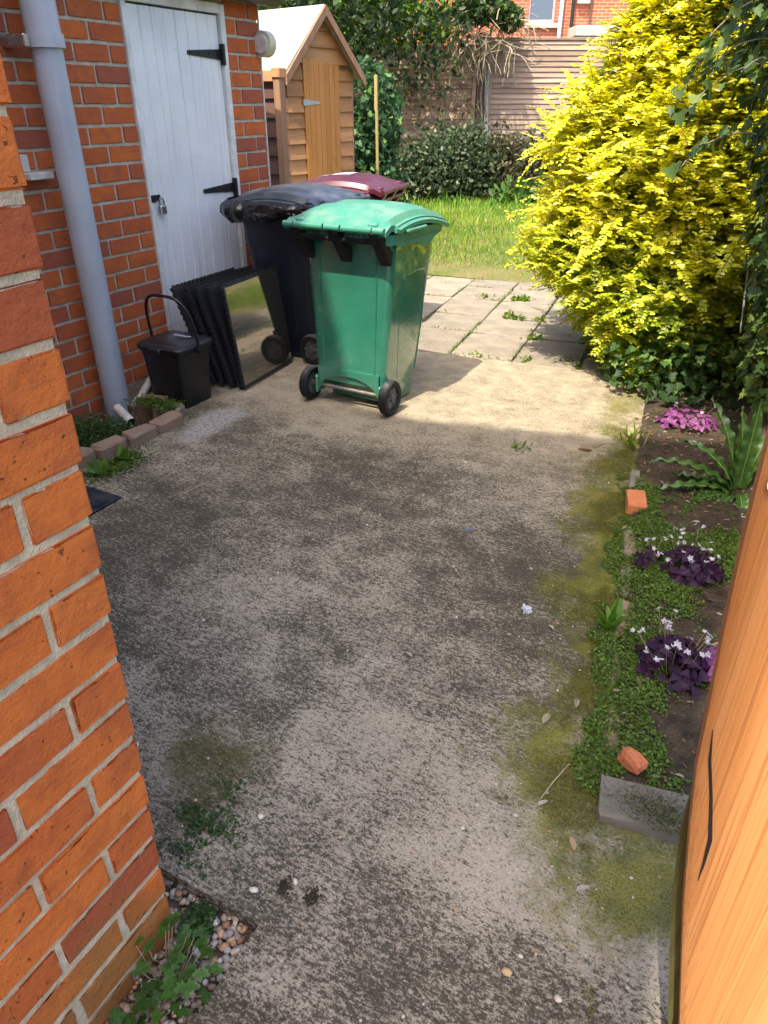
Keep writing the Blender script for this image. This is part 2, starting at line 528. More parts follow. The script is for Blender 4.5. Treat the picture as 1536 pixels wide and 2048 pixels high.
class MB:
    def __init__(self):
        self.v, self.f = [], []

    def add(self, vs, fs):
        b = len(self.v)
        self.v += [tuple(p) for p in vs]
        self.f += [tuple(i + b for i in f) for f in fs]
        return self

    def box(self, x0, x1, y0, y1, z0, z1):
        return self.add([(x0, y0, z0), (x1, y0, z0), (x1, y1, z0), (x0, y1, z0), (x0, y0, z1), (x1, y0, z1), (x1, y1, z1), (x0, y1, z1)],
                        [(0, 3, 2, 1), (4, 5, 6, 7), (0, 1, 5, 4), (1, 2, 6, 5), (2, 3, 7, 6), (3, 0, 4, 7)])

    def cbox(self, x0, x1, y0, y1, z0, z1, c=.004, jit=0.0):
        """box with chamfered edges"""
        ex = ((x0, x1), (y0, y1), (z0, z1))
        vs, idx = [], {}
        for sx in (0, 1):
            for sy in (0, 1):
                for sz in (0, 1):
                    s = (sx, sy, sz)
                    for a in range(3):
                        p = []
                        for k in range(3):
                            q = ex[k][s[k]]
                            if k != a:
                                q += c if s[k] == 0 else -c
                            p.append(q + (random.uniform(-jit, jit) if jit else 0))
                        idx[(s, a)] = len(vs)
                        vs.append(p)
        fs = []
        for a in range(3):
            b, c2 = (a + 1) % 3, (a + 2) % 3
            for sgn in (0, 1):
                loop = []
                for (p, q) in ((0, 0), (1, 0), (1, 1), (0, 1)):
                    s = [0, 0, 0]
                    s[a], s[b], s[c2] = sgn, p, q
                    loop.append(idx[(tuple(s), a)])
                fs.append(tuple(loop) if sgn else tuple(loop[::-1]))
        for a in range(3):
            b, c2 = (a + 1) % 3, (a + 2) % 3
            for p in (0, 1):
                for q in (0, 1):
                    s0, s1 = [0, 0, 0], [0, 0, 0]
                    s0[b] = s1[b] = p
                    s0[c2] = s1[c2] = q
                    s1[a] = 1
                    s0, s1 = tuple(s0), tuple(s1)
                    lp = (idx[(s0, b)], idx[(s1, b)], idx[(s1, c2)], idx[(s0, c2)])
                    fs.append(lp if (p ^ q) else lp[::-1])
        for sx in (0, 1):
            for sy in (0, 1):
                for sz in (0, 1):
                    s = (sx, sy, sz)
                    t = (idx[(s, 0)], idx[(s, 1)], idx[(s, 2)])
                    fs.append(t if (sx + sy + sz) % 2 else t[::-1])
        return self.add(vs, fs)

    def tube(self, pts, rad, n=8, cap=True, closed=False):
        pts = [Vector(p) for p in pts]
        k = len(pts)
        rads = rad if isinstance(rad, (list, tuple)) else [rad] * k
        prev = None
        rings = []
        for i, p in enumerate(pts):
            a = pts[max(0, i - 1)]
            b = pts[min(k - 1, i + 1)]
            t = (b - a).normalized()
            if prev is None:
                u = Vector((0, 0, 1)) if abs(t.z) < .9 else Vector((1, 0, 0))
                u = (u - t * u.dot(t)).normalized()
            else:
                u = (prev - t * prev.dot(t))
                u = u.normalized() if u.length > 1e-6 else t.orthogonal().normalized()
            prev = u
            v = t.cross(u)
            rings.append([p + (u * math.cos(2 * math.pi * j / n) + v * math.sin(2 * math.pi * j / n)) * rads[i] for j in range(n)])
        vs = [q for r in rings for q in r]
        fs = []
        for i in range(k - 1):
            for j in range(n):
                j2 = (j + 1) % n
                fs.append((i * n + j, i * n + j2, (i + 1) * n + j2, (i + 1) * n + j))
        if cap:
            fs.append(tuple(range(n))[::-1])
            fs.append(tuple(range((k - 1) * n, k * n)))
        return self.add(vs, fs)

    def loft(self, rings, cap0=True, cap1=True, flip=False):
        n = len(rings[0])
        vs = [p for r in rings for p in r]
        fs = []
        for i in range(len(rings) - 1):
            for j in range(n):
                j2 = (j + 1) % n
                fs.append((i * n + j, i * n + j2, (i + 1) * n + j2, (i + 1) * n + j))
        if cap0:
            fs.append(tuple(range(n))[::-1])
        if cap1:
            fs.append(tuple(range((len(rings) - 1) * n, len(rings) * n)))
        if flip:
            fs = [f[::-1] for f in fs]
        return self.add(vs, fs)

    def prism(self, poly, axis, a, b):
        """extrude a 2-D polygon (in the other two axes, in cyclic order) from a to b along axis"""
        n = len(poly)
        def pt(p, t):
            r = [0, 0, 0]
            r[axis] = t
            r[(axis + 1) % 3] = p[0]
            r[(axis + 2) % 3] = p[1]
            return r
        vs = [pt(p, a) for p in poly] + [pt(p, b) for p in poly]
        fs = [tuple(range(n))[::-1], tuple(range(n, 2 * n))]
        for i in range(n):
            j = (i + 1) % n
            fs.append((i, j, n + j, n + i))
        return self.add(vs, fs)

    def grid(self, nx, ny, fn):
        vs = [fn(i / nx, j / ny) for j in range(ny + 1) for i in range(nx + 1)]
        fs = [(j * (nx + 1) + i, j * (nx + 1) + i + 1, (j + 1) * (nx + 1) + i + 1, (j + 1) * (nx + 1) + i) for j in range(ny) for i in range(nx)]
        return self.add(vs, fs)

    def mesh(self, name='mesh', smooth=False):
        me = bpy.data.meshes.new(name)
        me.from_pydata(self.v, [], self.f)
        me.update()
        if smooth:
            me.polygons.foreach_set('use_smooth', [True] * len(me.polygons))
            me.set_sharp_from_angle(angle=R(38))
        return me

    def build(self, name, mat, parent=None, smooth=False, **kw):
        return obj(name, self.mesh(name, smooth), mat, parent, **kw)


def rrect(x0, x1, y0, y1, z, r, n=4):
    p = []
    for cx, cy, a0 in ((x1 - r, y1 - r, 0), (x0 + r, y1 - r, 90), (x0 + r, y0 + r, 180), (x1 - r, y0 + r, 270)):
        for i in range(n + 1):
            a = R(a0 + 90 * i / n)
            p.append((cx + r * math.cos(a), cy + r * math.sin(a), z))
    return p


def fbm(p, seed=0):
    from mathutils import noise
    return noise.fractal(Vector(p) + Vector((seed * 13.1, seed * 7.7, seed * 3.3)), 1.0, 2.0, 4)


# outlines of half a leaf, base to tip, unit length
OVAL = [(.20, .18), (.27, .45), (.19, .76)]
BLADE = [(.028, .15), (.024, .6)]
IVY = [(.30, -.10), (.52, .14), (.27, .34), (.36, .60), (.13, .66)]
LANCE = [(.11, .25), (.12, .55), (.06, .85)]
TRI = [(.22, .35), (.48, .85), (.42, 1.02), (.18, 1.0)]
MAPLE = [(.16, .06), (.46, .10), (.26, .30), (.48, .52), (.20, .58), (.20, .82)]
ROUND = [(.38, .15), (.5, .5), (.35, .88)]


def leaves(name, P, D, N, S, C, outline=OVAL, mat='leaf', parent=None, fold=.25, curl=0.0, width=1.0):
    """one mesh holding many small leaves: points, length directions, normals, lengths, colours"""
    P, D, N, S, C = (np.asarray(a, float) for a in (P, D, N, S, C))
    m = len(P)
    D = D / np.linalg.norm(D, axis=1, keepdims=True)
    N = N - D * np.sum(N * D, axis=1, keepdims=True)
    N = N / (np.linalg.norm(N, axis=1, keepdims=True) + 1e-9)
    X = np.cross(D, N)
    k = len(outline)
    loc = [(0, 0), (0, 1)] + [(a * width, b) for a, b in outline] + [(-a * width, b) for a, b in outline]
    nv = len(loc)
    V = np.empty((m, nv, 3))
    cu = curl if np.ndim(curl) else np.full(m, curl)
    for i, (a, b) in enumerate(loc):
        h = fold * abs(a) - cu * b * b
        V[:, i, :] = P + S[:, None] * (X * a + D * b + N * np.asarray(h).reshape(-1, 1) if np.ndim(h) else X * a + D * b + N * h)
    f1 = [0] + list(range(2, 2 + k)) + [1]
    f2 = [0, 1] + list(range(2 + k, 2 + 2 * k))[::-1]
    L = np.array([f1, f2])
    idx = (L[None, :, :] + (np.arange(m) * nv)[:, None, None]).reshape(-1)
    me = bpy.data.meshes.new(name)
    me.vertices.add(m * nv)
    me.vertices.foreach_set('co', V.reshape(-1))
    nl = len(f1)
    me.loops.add(m * 2 * nl)
    me.loops.foreach_set('vertex_index', idx.astype(np.int32))
    me.polygons.add(m * 2)
    me.polygons.foreach_set('loop_start', np.arange(0, m * 2 * nl, nl, dtype=np.int32))
    me.update(calc_edges=True)
    a = me.attributes.new('Col', 'FLOAT_COLOR', 'POINT')
    cc = np.ones((m, nv, 4))
    cc[:, :, :3] = C[:, None, :]
    a.data.foreach_set('color', cc.reshape(-1))
    return obj(name, me, mat, parent)


def rdir(n, up=0.0):
    v = RNG.normal(size=(n, 3))
    v[:, 2] += up
    return v / np.linalg.norm(v, axis=1, keepdims=True)


def lerp_col(a, b, t):
    return np.asarray(a)[None, :] * (1 - t[:, None]) + np.asarray(b)[None, :] * t[:, None]


def stones(name, P, S, C, parent=None, mat='stone_mix', flat=.65):
    """one mesh of many small rounded stones"""
    bm = bmesh.new()
    bmesh.ops.create_icosphere(bm, subdivisions=1, radius=1)
    bv = np.array([v.co[:] for v in bm.verts])
    bf = np.array([[v.index for v in f.verts] for f in bm.faces])
    bm.free()
    m = len(P)
    P, S, C = (np.asarray(a, float) for a in (P, S, C))
    sx = RNG.uniform(.7, 1.3, (m, 1, 3))
    sx[:, :, 2] *= flat
    V = bv[None] * sx * (1 + RNG.normal(0, .09, (m, len(bv), 1)))
    a = RNG.uniform(0, 6.28, m)
    ca, sa = np.cos(a)[:, None], np.sin(a)[:, None]
    x = V[:, :, 0] * ca - V[:, :, 1] * sa
    y = V[:, :, 0] * sa + V[:, :, 1] * ca
    V = np.stack([x, y, V[:, :, 2]], -1) * S[:, None, None] + P[:, None, :]
    me = bpy.data.meshes.new(name)
    me.vertices.add(m * len(bv))
    me.vertices.foreach_set('co', V.reshape(-1))
    idx = (bf[None] + (np.arange(m) * len(bv))[:, None, None]).reshape(-1)
    me.loops.add(len(idx))
    me.loops.foreach_set('vertex_index', idx.astype(np.int32))
    me.polygons.add(m * len(bf))
    me.polygons.foreach_set('loop_start', np.arange(0, len(idx), 3, dtype=np.int32))
    me.update(calc_edges=True)
    me.polygons.foreach_set('use_smooth', [True] * len(me.polygons))
    at = me.attributes.new('Col', 'FLOAT_COLOR', 'POINT')
    cc = np.ones((m, len(bv), 4))
    cc[:, :, :3] = C[:, None, :]
    at.data.foreach_set('color', cc.reshape(-1))
    return obj(name, me, mat, parent)


CH = Vector((math.cos(R(28)), math.sin(R(28)), 0))     # to the right of the view, level
CF = Vector((-math.sin(R(28)), math.cos(R(28)), 0))    # ahead, level


def hp(x, d, z=0.0):
    """a place x metres to the right and d metres ahead of the gate, along the line of sight"""
    return CH * x + CF * d + Vector((0, 0, z))

# ================================================================== THE GROUND
g = MB().add([(-70, -40, -.22), (60, -40, -.22), (60, 90, -.22), (-70, 90, -.22)], [(0, 1, 2, 3)])
tag(g.build('ground', 'garden_soil'), kind='structure')


def edge_x(y):
    return -.124 * -1 - .157 * y                        # left edge of the planted bed


WX = -3.35                                              # face of the outbuilding wall
PIT = (-2.70, 1.80, 2.72)                               # sunken drain pit: x, y0, y1
slab_out = [(-.645, -1.4), (.9, -1.4), (.9, 4.78), (-.62, 4.625),
            (-1.45, 4.522), (-3.42, 4.28), (-3.42, PIT[2]), (PIT[0], PIT[2]), (PIT[0], PIT[1]), (-3.42, PIT[1]), (-3.42, .645), (-.645, .645)]
bm = bmesh.new()
vs = [bm.verts.new((x, y, 0)) for x, y in slab_out]
f = bm.faces.new(vs)
r = bmesh.ops.extrude_face_region(bm, geom=[f])
for e in r['geom']:
    if isinstance(e, bmesh.types.BMVert):
        e.co.z = -.16
bmesh.ops.recalc_face_normals(bm, faces=bm.faces)
bmesh.ops.triangulate(bm, faces=[q for q in bm.faces if len(q.verts) > 4])
me = bpy.data.meshes.new('concrete_path')
bm.to_mesh(me)
bm.free()
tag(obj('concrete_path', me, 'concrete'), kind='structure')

def wob_(a):
    return random.uniform(-a, a)


noisy('joint_sand', (.30, .265, .19), (.17, .165, .08), 14, .95, .8, .008, 90)
# paving slabs of the patio, laid in rows
patio = empty('patio', (-1.43, 4.53, 0), R(7.0))
tag(patio, 'worn paving slab patio between the concrete path and the lawn', 'patio', kind='structure')
MB().add([(-2.6, -.12, -.035), (2.0, -.12, -.035), (2.0, 2.5, -.035), (-2.6, 2.5, -.035)], [(0, 1, 2, 3)]).build('bedding_sand', 'joint_sand', patio)
rows = [.0, .60, 1.09, 1.64, 2.12, 2.44]
for ri in range(5):
    y0, y1 = rows[ri], rows[ri + 1]
    for k in range(-6, 5):
        x0, x1 = k * .445 + .006, (k + 1) * .445 - .006
        b = MB().cbox(-(x1 - x0) / 2, (x1 - x0) / 2, -(y1 - y0) / 2 + .006, (y1 - y0) / 2 - .006, -.05, 0, .005, .003)
        b.build('paving_slab', 'paving', patio, loc=((x0 + x1) / 2 + wob_(.004), (y0 + y1) / 2 + wob_(.004), wob_(.004)),
                rot=(wob_(.012), wob_(.012), R(wob_(1.0))))

# lawn sheet
lawn = MB().grid(30, 30, lambda u, v: (-11 + 14 * u, 6.9 + 16 * v, -.02 + .03 * fbm((u * 9, v * 9, 0))))
tag(lawn.build('lawn', 'lawn_soil', smooth=True), kind='structure')

# planted bed along the right-hand boundary
def bed_edge(y):
    return edge_x(y) if y < 3.6 else edge_x(3.6) - .12 * (y - 3.6)


def bed_z(x, y):
    d = x - bed_edge(y)
    e = min(1, max(0, (y - 1.33) / .05))
    return -.02 + (.032 * min(1, max(0, d / .05)) + .010 * fbm((x * 7, y * 7, 2)) + .03 * max(0, d)) * e + .008


bed = MB().grid(26, 74, lambda u, v: (bed_edge(1.33 + 3.75 * v) + .98 * u, 1.33 + 3.75 * v, bed_z(bed_edge(1.33 + 3.75 * v) + .98 * u, 1.33 + 3.75 * v)))
tag(bed.build('bed_soil', 'soil', smooth=True), kind='structure')

# sunken pit by the drain and the gravel corner
pit = MB().grid(14, 18, lambda u, v: (-3.42 + .74 * u, 1.76 + .98 * v, -.15 + .025 * fbm((u * 5, v * 6, 4))))
tag(pit.build('drain_pit_soil', 'soil', smooth=True), kind='structure')
gv = MB().grid(16, 22, lambda u, v: (-.95 + .33 * u, -.6 + 1.26 * v, -.045 + .012 * fbm((u * 6, v * 12, 9))))
tag(gv.build('gravel_bed', 'gravel_bed', smooth=True), kind='structure')


# ================================================================== BRICKWORK
def brick_mesh(L, Dp, H, n=6, c=.003, chip=.004):
    """brick with worn, slightly ragged arrises: a box of a few segments whose edge vertices are knocked back"""
    out = []
    for q in range(n):
        def cuts(a, k):
            return [-a / 2, -a / 2 + c] + [-a / 2 + a * i / k for i in range(1, k)] + [a / 2 - c, a / 2]
        xs, ys, zs = cuts(L, 7 if L > .15 else 4), cuts(Dp, 2), cuts(H, 2)
        bm_ = bmesh.new()
        vd = {}

        def vert(i, j, k):
            if (i, j, k) not in vd:
                p = Vector((xs[i], ys[j], zs[k]))
                ext = [i in (0, len(xs) - 1), j in (0, len(ys) - 1), k in (0, len(zs) - 1)]
                if sum(ext) >= 2:
                    for a_, e_, m_ in ((0, ext[0], L), (1, ext[1], Dp), (2, ext[2], H)):
                        if e_:
                            t_ = c * .6 + (chip * random.random() ** 3 * 2.2)
                            p[a_] -= math.copysign(t_, p[a_])
                else:
                    p += Vector((random.uniform(-1, 1), random.uniform(-1, 1), random.uniform(-1, 1))) * .0009
                vd[(i, j, k)] = bm_.verts.new(p)
            return vd[(i, j, k)]
        I, J, K = len(xs) - 1, len(ys) - 1, len(zs) - 1
        for i in range(I):
            for j in range(J):
                bm_.faces.new([vert(i, j, 0), vert(i, j + 1, 0), vert(i + 1, j + 1, 0), vert(i + 1, j, 0)])
                bm_.faces.new([vert(i, j, K), vert(i + 1, j, K), vert(i + 1, j + 1, K), vert(i, j + 1, K)])
            for k in range(K):
                bm_.faces.new([vert(i, 0, k), vert(i + 1, 0, k), vert(i + 1, 0, k + 1), vert(i, 0, k + 1)])
                bm_.faces.new([vert(i, J, k), vert(i, J, k + 1), vert(i + 1, J, k + 1), vert(i + 1, J, k)])
        for j in range(J):
            for k in range(K):
                bm_.faces.new([vert(0, j, k), vert(0, j, k + 1), vert(0, j + 1, k + 1), vert(0, j + 1, k)])
                bm_.faces.new([vert(I, j, k), vert(I, j + 1, k), vert(I, j + 1, k + 1), vert(I, j, k + 1)])
        me_ = bpy.data.meshes.new('brick_shape')
        bm_.to_mesh(me_)
        bm_.free()
        me_.polygons.foreach_set('use_smooth', [True] * len(me_.polygons))
        me_.set_sharp_from_angle(angle=R(30))
        out.append(me_)
    return out


# near corner of the house: face at x = -0.81 that ends at y = 0.585
house = empty('brick_house', (-.81, .585, 0), 0, 'orange brick house corner filling the left foreground beside the gateway', 'house')
HP = .0880                                              # height of one course
bh = HP - .0135
NL, NHd = .228, .102
st_m = brick_mesh(NL, .10, bh, 8, .003, .0045)
hd_m = brick_mesh(NHd, .10, bh, 6, .003, .0045)
wob = lambda a: random.uniform(-a, a)
for k in range(-1, 30):
    z = .014 + (k + .5) * HP
    lean_ = -.023 + .040 * min(z, 1.7)
    y = 0.0
    seq = []
    if k % 2:
        seq.append(('h', NHd))
    while y > -1.35 and len(seq) < 7:
        seq.append(('s', NL))
        y -= NL
    y = 0.0
    for typ, L in seq:
        me = random.choice(hd_m if typ == 'h' else st_m)
        if y - L < -1.28:
            break
        obj('brick', me, 'near_brick', house, (-.05 + wob(.0028), y - L / 2 + wob(.0015) + lean_, z + wob(.0015)), (wob(.012), wob(.012), R(90) + math.pi * random.randint(0, 1) + wob(.010)))
        y -= L + .0125
    # bricks on the end face, turning the corner
    x = -.1125
    first = NL - .102 if k % 2 else NL
    for q in range(3):
        L = NHd if (q == 0 and k % 2) else NL
        obj('brick', random.choice(hd_m if L == NHd else st_m), 'near_brick', house, (x - L / 2, -.05 + wob(.002) + lean_, z), (wob(.01), wob(.01), wob(.008)))
        x -= L + .0125
MB().loft([[(-2.6, -1.40, z), (-.0045, -1.40, z), (-.0045, -.0050 - .023 + .040 * min(z, 1.7), z), (-2.6, -.0050 - .023 + .040 * min(z, 1.7), z)] for z in (-.2, 0, 1.7, 2.66)]).build('mortar_core', 'mortar', house)
roofb = MB().add([(-2.75, -1.42, 2.665), (.07, -1.42, 2.665), (.07, .10, 2.665), (-2.75, .10, 2.665), (-2.75, -1.42, 3.2), (.07, -1.42, 2.75), (.07, .10, 2.75), (-2.75, .10, 3.2)],
                 [(0, 3, 2, 1), (4, 5, 6, 7), (0, 1, 5, 4), (1, 2, 6, 5), (2, 3, 7, 6), (3, 0, 4, 7)])
roofb.build('rear_roof', 'roof_slate', house)
# unseen house body behind the gate, its top shaped to cast the yard's shade
top = [(-10, -.2), (-.30, -.2), (-.30, 7.92), (-1.0, 7.62), (-1.95, 7.20), (-2.36, 7.25), (-2.85, 9.3), (-10, 9.6)]
ub = MB()
n_ = len(top)
ub.add([(x + .81, -1.6, z) for x, z in top] + [(x + .81, -9.0, z) for x, z in top],
       [tuple(range(n_)), tuple(range(2 * n_ - 1, n_ - 1, -1))] + [(i, n_ + i, n_ + (i + 1) % n_, (i + 1) % n_) for i in range(n_)])
ub.build('unseen_house_body', 'render_wall', house)

# outbuilding with the white door
ob = empty('outbuilding', (WX, 3.4, 0), 0, 'red brick outbuilding with a white boarded door and grey downpipe', 'outbuilding')
CP = .0935
Z0 = .009
b2h = CP - .0165
st2 = brick_mesh(.2225, .10, b2h, 8, .0025, .0035)
hd2 = brick_mesh(.1015, .10, b2h, 6, .0025, .0035)
b15 = brick_mesh(.205, .10, b2h, 4, .0025, .0035)
YJ, YR, YC = 3.352 - 3.4, 4.196 - 3.4, 4.555 - 3.4     # jamb left, jamb right, far corner (local)
ZT = 2.22
k = -2
while Z0 + k * CP < ZT:
    z = Z0 + (k + .5) * CP
    y = YJ - .004
    i = 0
    while y > YJ - 1.95:
        half = (i == 0 and (k % 2 == 0))
        L = .1015 if half else .2225
        obj('brick', random.choice(hd2 if half else st2), 'wall_brick', ob, (-.05 + wob(.002), y - L / 2, z + wob(.001)), (wob(.01), wob(.01), R(90) + math.pi * random.randint(0, 1) + wob(.006)))
        y -= L + .0158
        i += 1
    # pier right of the door
    ls = (.1015, .2225) if k % 2 == 0 else (.2225, .1015)
    y = YR + .014
    for L in ls:
        obj('brick', random.choice(hd2 if L < .15 else st2), 'wall_brick', ob, (-.05 + wob(.002), y + L / 2, z + wob(.001)), (wob(.01), wob(.01), R(90) + wob(.006)))
        y += L + .0158
    # bricks over the door
    if Z0 + k * CP > 2.05:
        y = YJ + .008
        while y < YR - .1:
            L = .2225 if y + .2225 < YR else .1015
            obj('brick', random.choice(st2 if L > .2 else hd2), 'wall_brick', ob, (-.05, y + L / 2, z), (0, 0, R(90)))
            y += L + .0158
    k += 1
core = MB()
core.box(-1.9, -.007, YJ - 2.0, YJ, -.25, ZT)
core.box(-1.9, -.007, YR, YC - .008, -.25, ZT)
core.box(-1.9, -.007, YJ, YR, 2.04, ZT)
core.box(-1.9, -.30, YJ, YR, -.25, 2.04)
core.build('mortar_core', 'wall_mortar', ob)
MB().box(-.15, .004, YJ + .001, YR - .001, -.2, .02).build('door_step', 'wall_mortar', ob)
MB().box(-.004, .006, YC - .006, YC + .004, -.02, ZT).build('corner_strip', 'white_pvc', ob)
rf = MB().add([(-2.1, YJ - 2.1, 3.0), (.16, YJ - 2.1, 2.26), (.16, YC + .10, 2.26), (-2.1, YC + .10, 3.0), (-2.1, YJ - 2.1, 2.9), (.16, YJ - 2.1, 2.225), (.16, YC + .10, 2.225), (-2.1, YC + .10, 2.9)],
              [(0, 1, 2, 3), (7, 6, 5, 4), (0, 4, 5, 1), (1, 5, 6, 2), (2, 6, 7, 3), (3, 7, 4, 0)])
rf.build('roof', 'roof_slate', ob)
MB().tube([(.10, YJ - 2.0, 2.13), (.10, YC + .06, 2.10)], .055, 14).build('gutter', 'black_pvc', ob, True)
wl = MB().tube([(.035, YC - .03, 1.85), (.035, YC + .035, 1.85)], .075, 20).build('wall_light', 'cream_pvc', ob, True)
MB().tube([(.035, YC - .05, 1.85), (.035, YC - .03, 1.85)], .055, 16).build('backplate', 'white_pvc', wl, True)

# door frame and door
fr = MB()
fr.cbox(-.055, .012, YJ + .002, YJ + .038, .02, 2.035, .004)
fr.cbox(-.055, .012, YR - .036, YR + .008, .02, 2.035, .004)
fr.cbox(-.055, .010, YJ + .038, YR - .036, 1.985, 2.037, .004)
fr.build('door_frame', 'white_frame', ob)
door = MB().box(-.045, -.030, YJ + .048, YR - .046, .045, 1.975).build('door', 'white_frame', ob)
nb = 8
dw = (YR - .046 - (YJ + .048)) / nb
for i in range(nb):
    y0 = YJ + .048 + i * dw
    MB().cbox(-.030, -.010 + wob(.0012), y0 + .0012, y0 + dw - .0012, .045, 1.975, .0035).build('board', 'white_paint', door)
for zz in (1.775, 1.025):
    h = MB()
    yb = YR - .050
    h.add([(-.008, yb, zz - .028), (-.008, yb, zz + .028), (-.008, yb - .30, zz + .010), (-.008, yb - .30, zz - .012),
           (-.003, yb, zz - .028), (-.003, yb, zz + .028), (-.003, yb - .30, zz + .010), (-.003, yb - .30, zz - .012)],
          [(4, 5, 6, 7), (0, 4, 7, 3), (1, 2, 6, 5), (2, 3, 7, 6), (0, 1, 5, 4)])
    h.box(-.006, .018, yb - .001, yb + .022, zz - .055, zz + .055)
    h.tube([(.017, yb + .001, zz - .056), (.017, yb + .001, zz + .056)], .007, 8)
    for q in (.03, .11, .2, .27):
        h.tube([(-.004, yb - q, zz), (.001, yb - q, zz)], .006, 8)
    h.build('hinge', 'black_iron', door)
hs = MB()
hs.cbox(-.010, .018, YJ + .010, YJ + .045, 1.005, 1.045, .003)
hs.cbox(-.010, .004, YJ + .045, YJ + .10, 1.010, 1.042, .003)
hs.build('hasp', 'black_iron', door)
pl = MB()
pl.cbox(.006, .034, YJ + .060, YJ + .108, .935, .985, .006)
pl.build('padlock', 'steel', door)
MB().tube([(.02, YJ + .066, .98), (.02, YJ + .066, 1.01), (.02, YJ + .074, 1.026), (.02, YJ + .086, 1.028), (.02, YJ + .098, 1.02), (.02, YJ + .102, .98)], .005, 8).build('padlock_shackle', 'steel', door, True)

# downpipe with its bracket, and the little white vent cover
dpx, dpy = .150, 2.71 - 3.4
dp = MB().tube([(dpx, dpy, -.18), (dpx, dpy, 1.78)], .070, 24, cap=False)
dp.tube([(dpx, dpy, 1.765), (dpx, dpy, 2.14)], .078, 24, cap=False)
dpo = dp.build('downpipe', 'grey_pvc', ob, True)
br = MB().tube([(dpx, dpy, 1.735), (dpx, dpy, 1.79)], .086, 24)
br.build('socket_collar', 'grey_pvc', dpo, True)
bk = MB().cbox(-.005, .16, dpy - .120, dpy - .085, 1.735, 1.785, .004)
bk.build('bracket', 'steel', dpo)
vc = MB()
vc.cbox(.001, .03, 2.475 - 3.4, 2.575 - 3.4, 1.225, 1.30, .003)
vc.cbox(.001, .085, 2.52 - 3.4, 2.66 - 3.4, 1.192, 1.222, .003)
vc.build('vent_cover', 'white_pvc', ob)


# ================================================================== KERB, PIPES, MAT
kb = empty('brick_kerb', (-2.66, 2.45, 0), 0, 'low mossy brick kerb round the drain by the downpipe', 'kerb')
kp = [(-2.745, 2.02, 88), (-2.725, 2.205, 86), (-2.705, 2.395, 88), (-2.70, 2.585, 86)]
for i, (x, y, a) in enumerate(kp):
    MB().cbox(-.088, .088, -.045, .045, -.15, .062 + wob(.006), .012, .006).build('brick', 'kerb_brick', kb, loc=(x + 2.66, y - 2.45, 0), rot=(wob(.03), wob(.03), R(a + wob(4))))
for i, (x, y, a) in enumerate([(-2.80, 2.71, 12), (-2.965, 2.76, 16)]):
    MB().cbox(-.085, .085, -.045, .045, -.15, .064 + wob(.005), .012, .006).build('brick', 'kerb_brick', kb, loc=(x + 2.66, y - 2.45, 0), rot=(wob(.03), wob(.03), R(a)))

wp = empty('waste_pipe', (-3.2, 2.9, 0), 0, 'long white waste pipe running from the wall behind the black caddy', 'pipe')
MB().tube([(-.15, .36, .10), (-.07, .24, .085), (-.035, .17, .075)], .026, 12).build('elbow', 'white_pvc', wp, True)
MB().tube([(-.04, .18, .075), (.10, -.13, .005)], .022, 14).build('pipe_length', 'white_pvc', wp, True)
MB().tube([(.085, -.10, .012), (.11, -.152, .0)], .027, 14).build('collar', 'white_pvc', wp, True)
wp2 = empty('waste_pipe', (-3.1, 2.62, 0), 0, 'short open-ended white waste pipe beside the foot of the downpipe', 'pipe')
MB().tube([(-.02, .02, .012), (.15, -.05, -.018)], .026, 16, cap=False).build('pipe_length', 'white_pvc', wp2, True)
MB().tube([(-.02, .02, .012), (.146, -.0484, -.0173)], .0215, 16).build('pipe_bore', 'black_pvc', wp2, True)

mat = empty('door_mat', (-2.43, 1.72, .002), 0, 'dark blue ribbed doormat corner poking out behind the brick corner', 'doormat')
MB().cbox(-.50, .115, -.30, .165, .0, .012, .004).build('backing', 'mat_blue', mat)
rb = MB()
for i in range(52):
    x = -.495 + i * .0117
    rb.box(x, x + .006, -.29, .155, .012, .0165)
rb.build('ribs', 'mat_blue', mat)

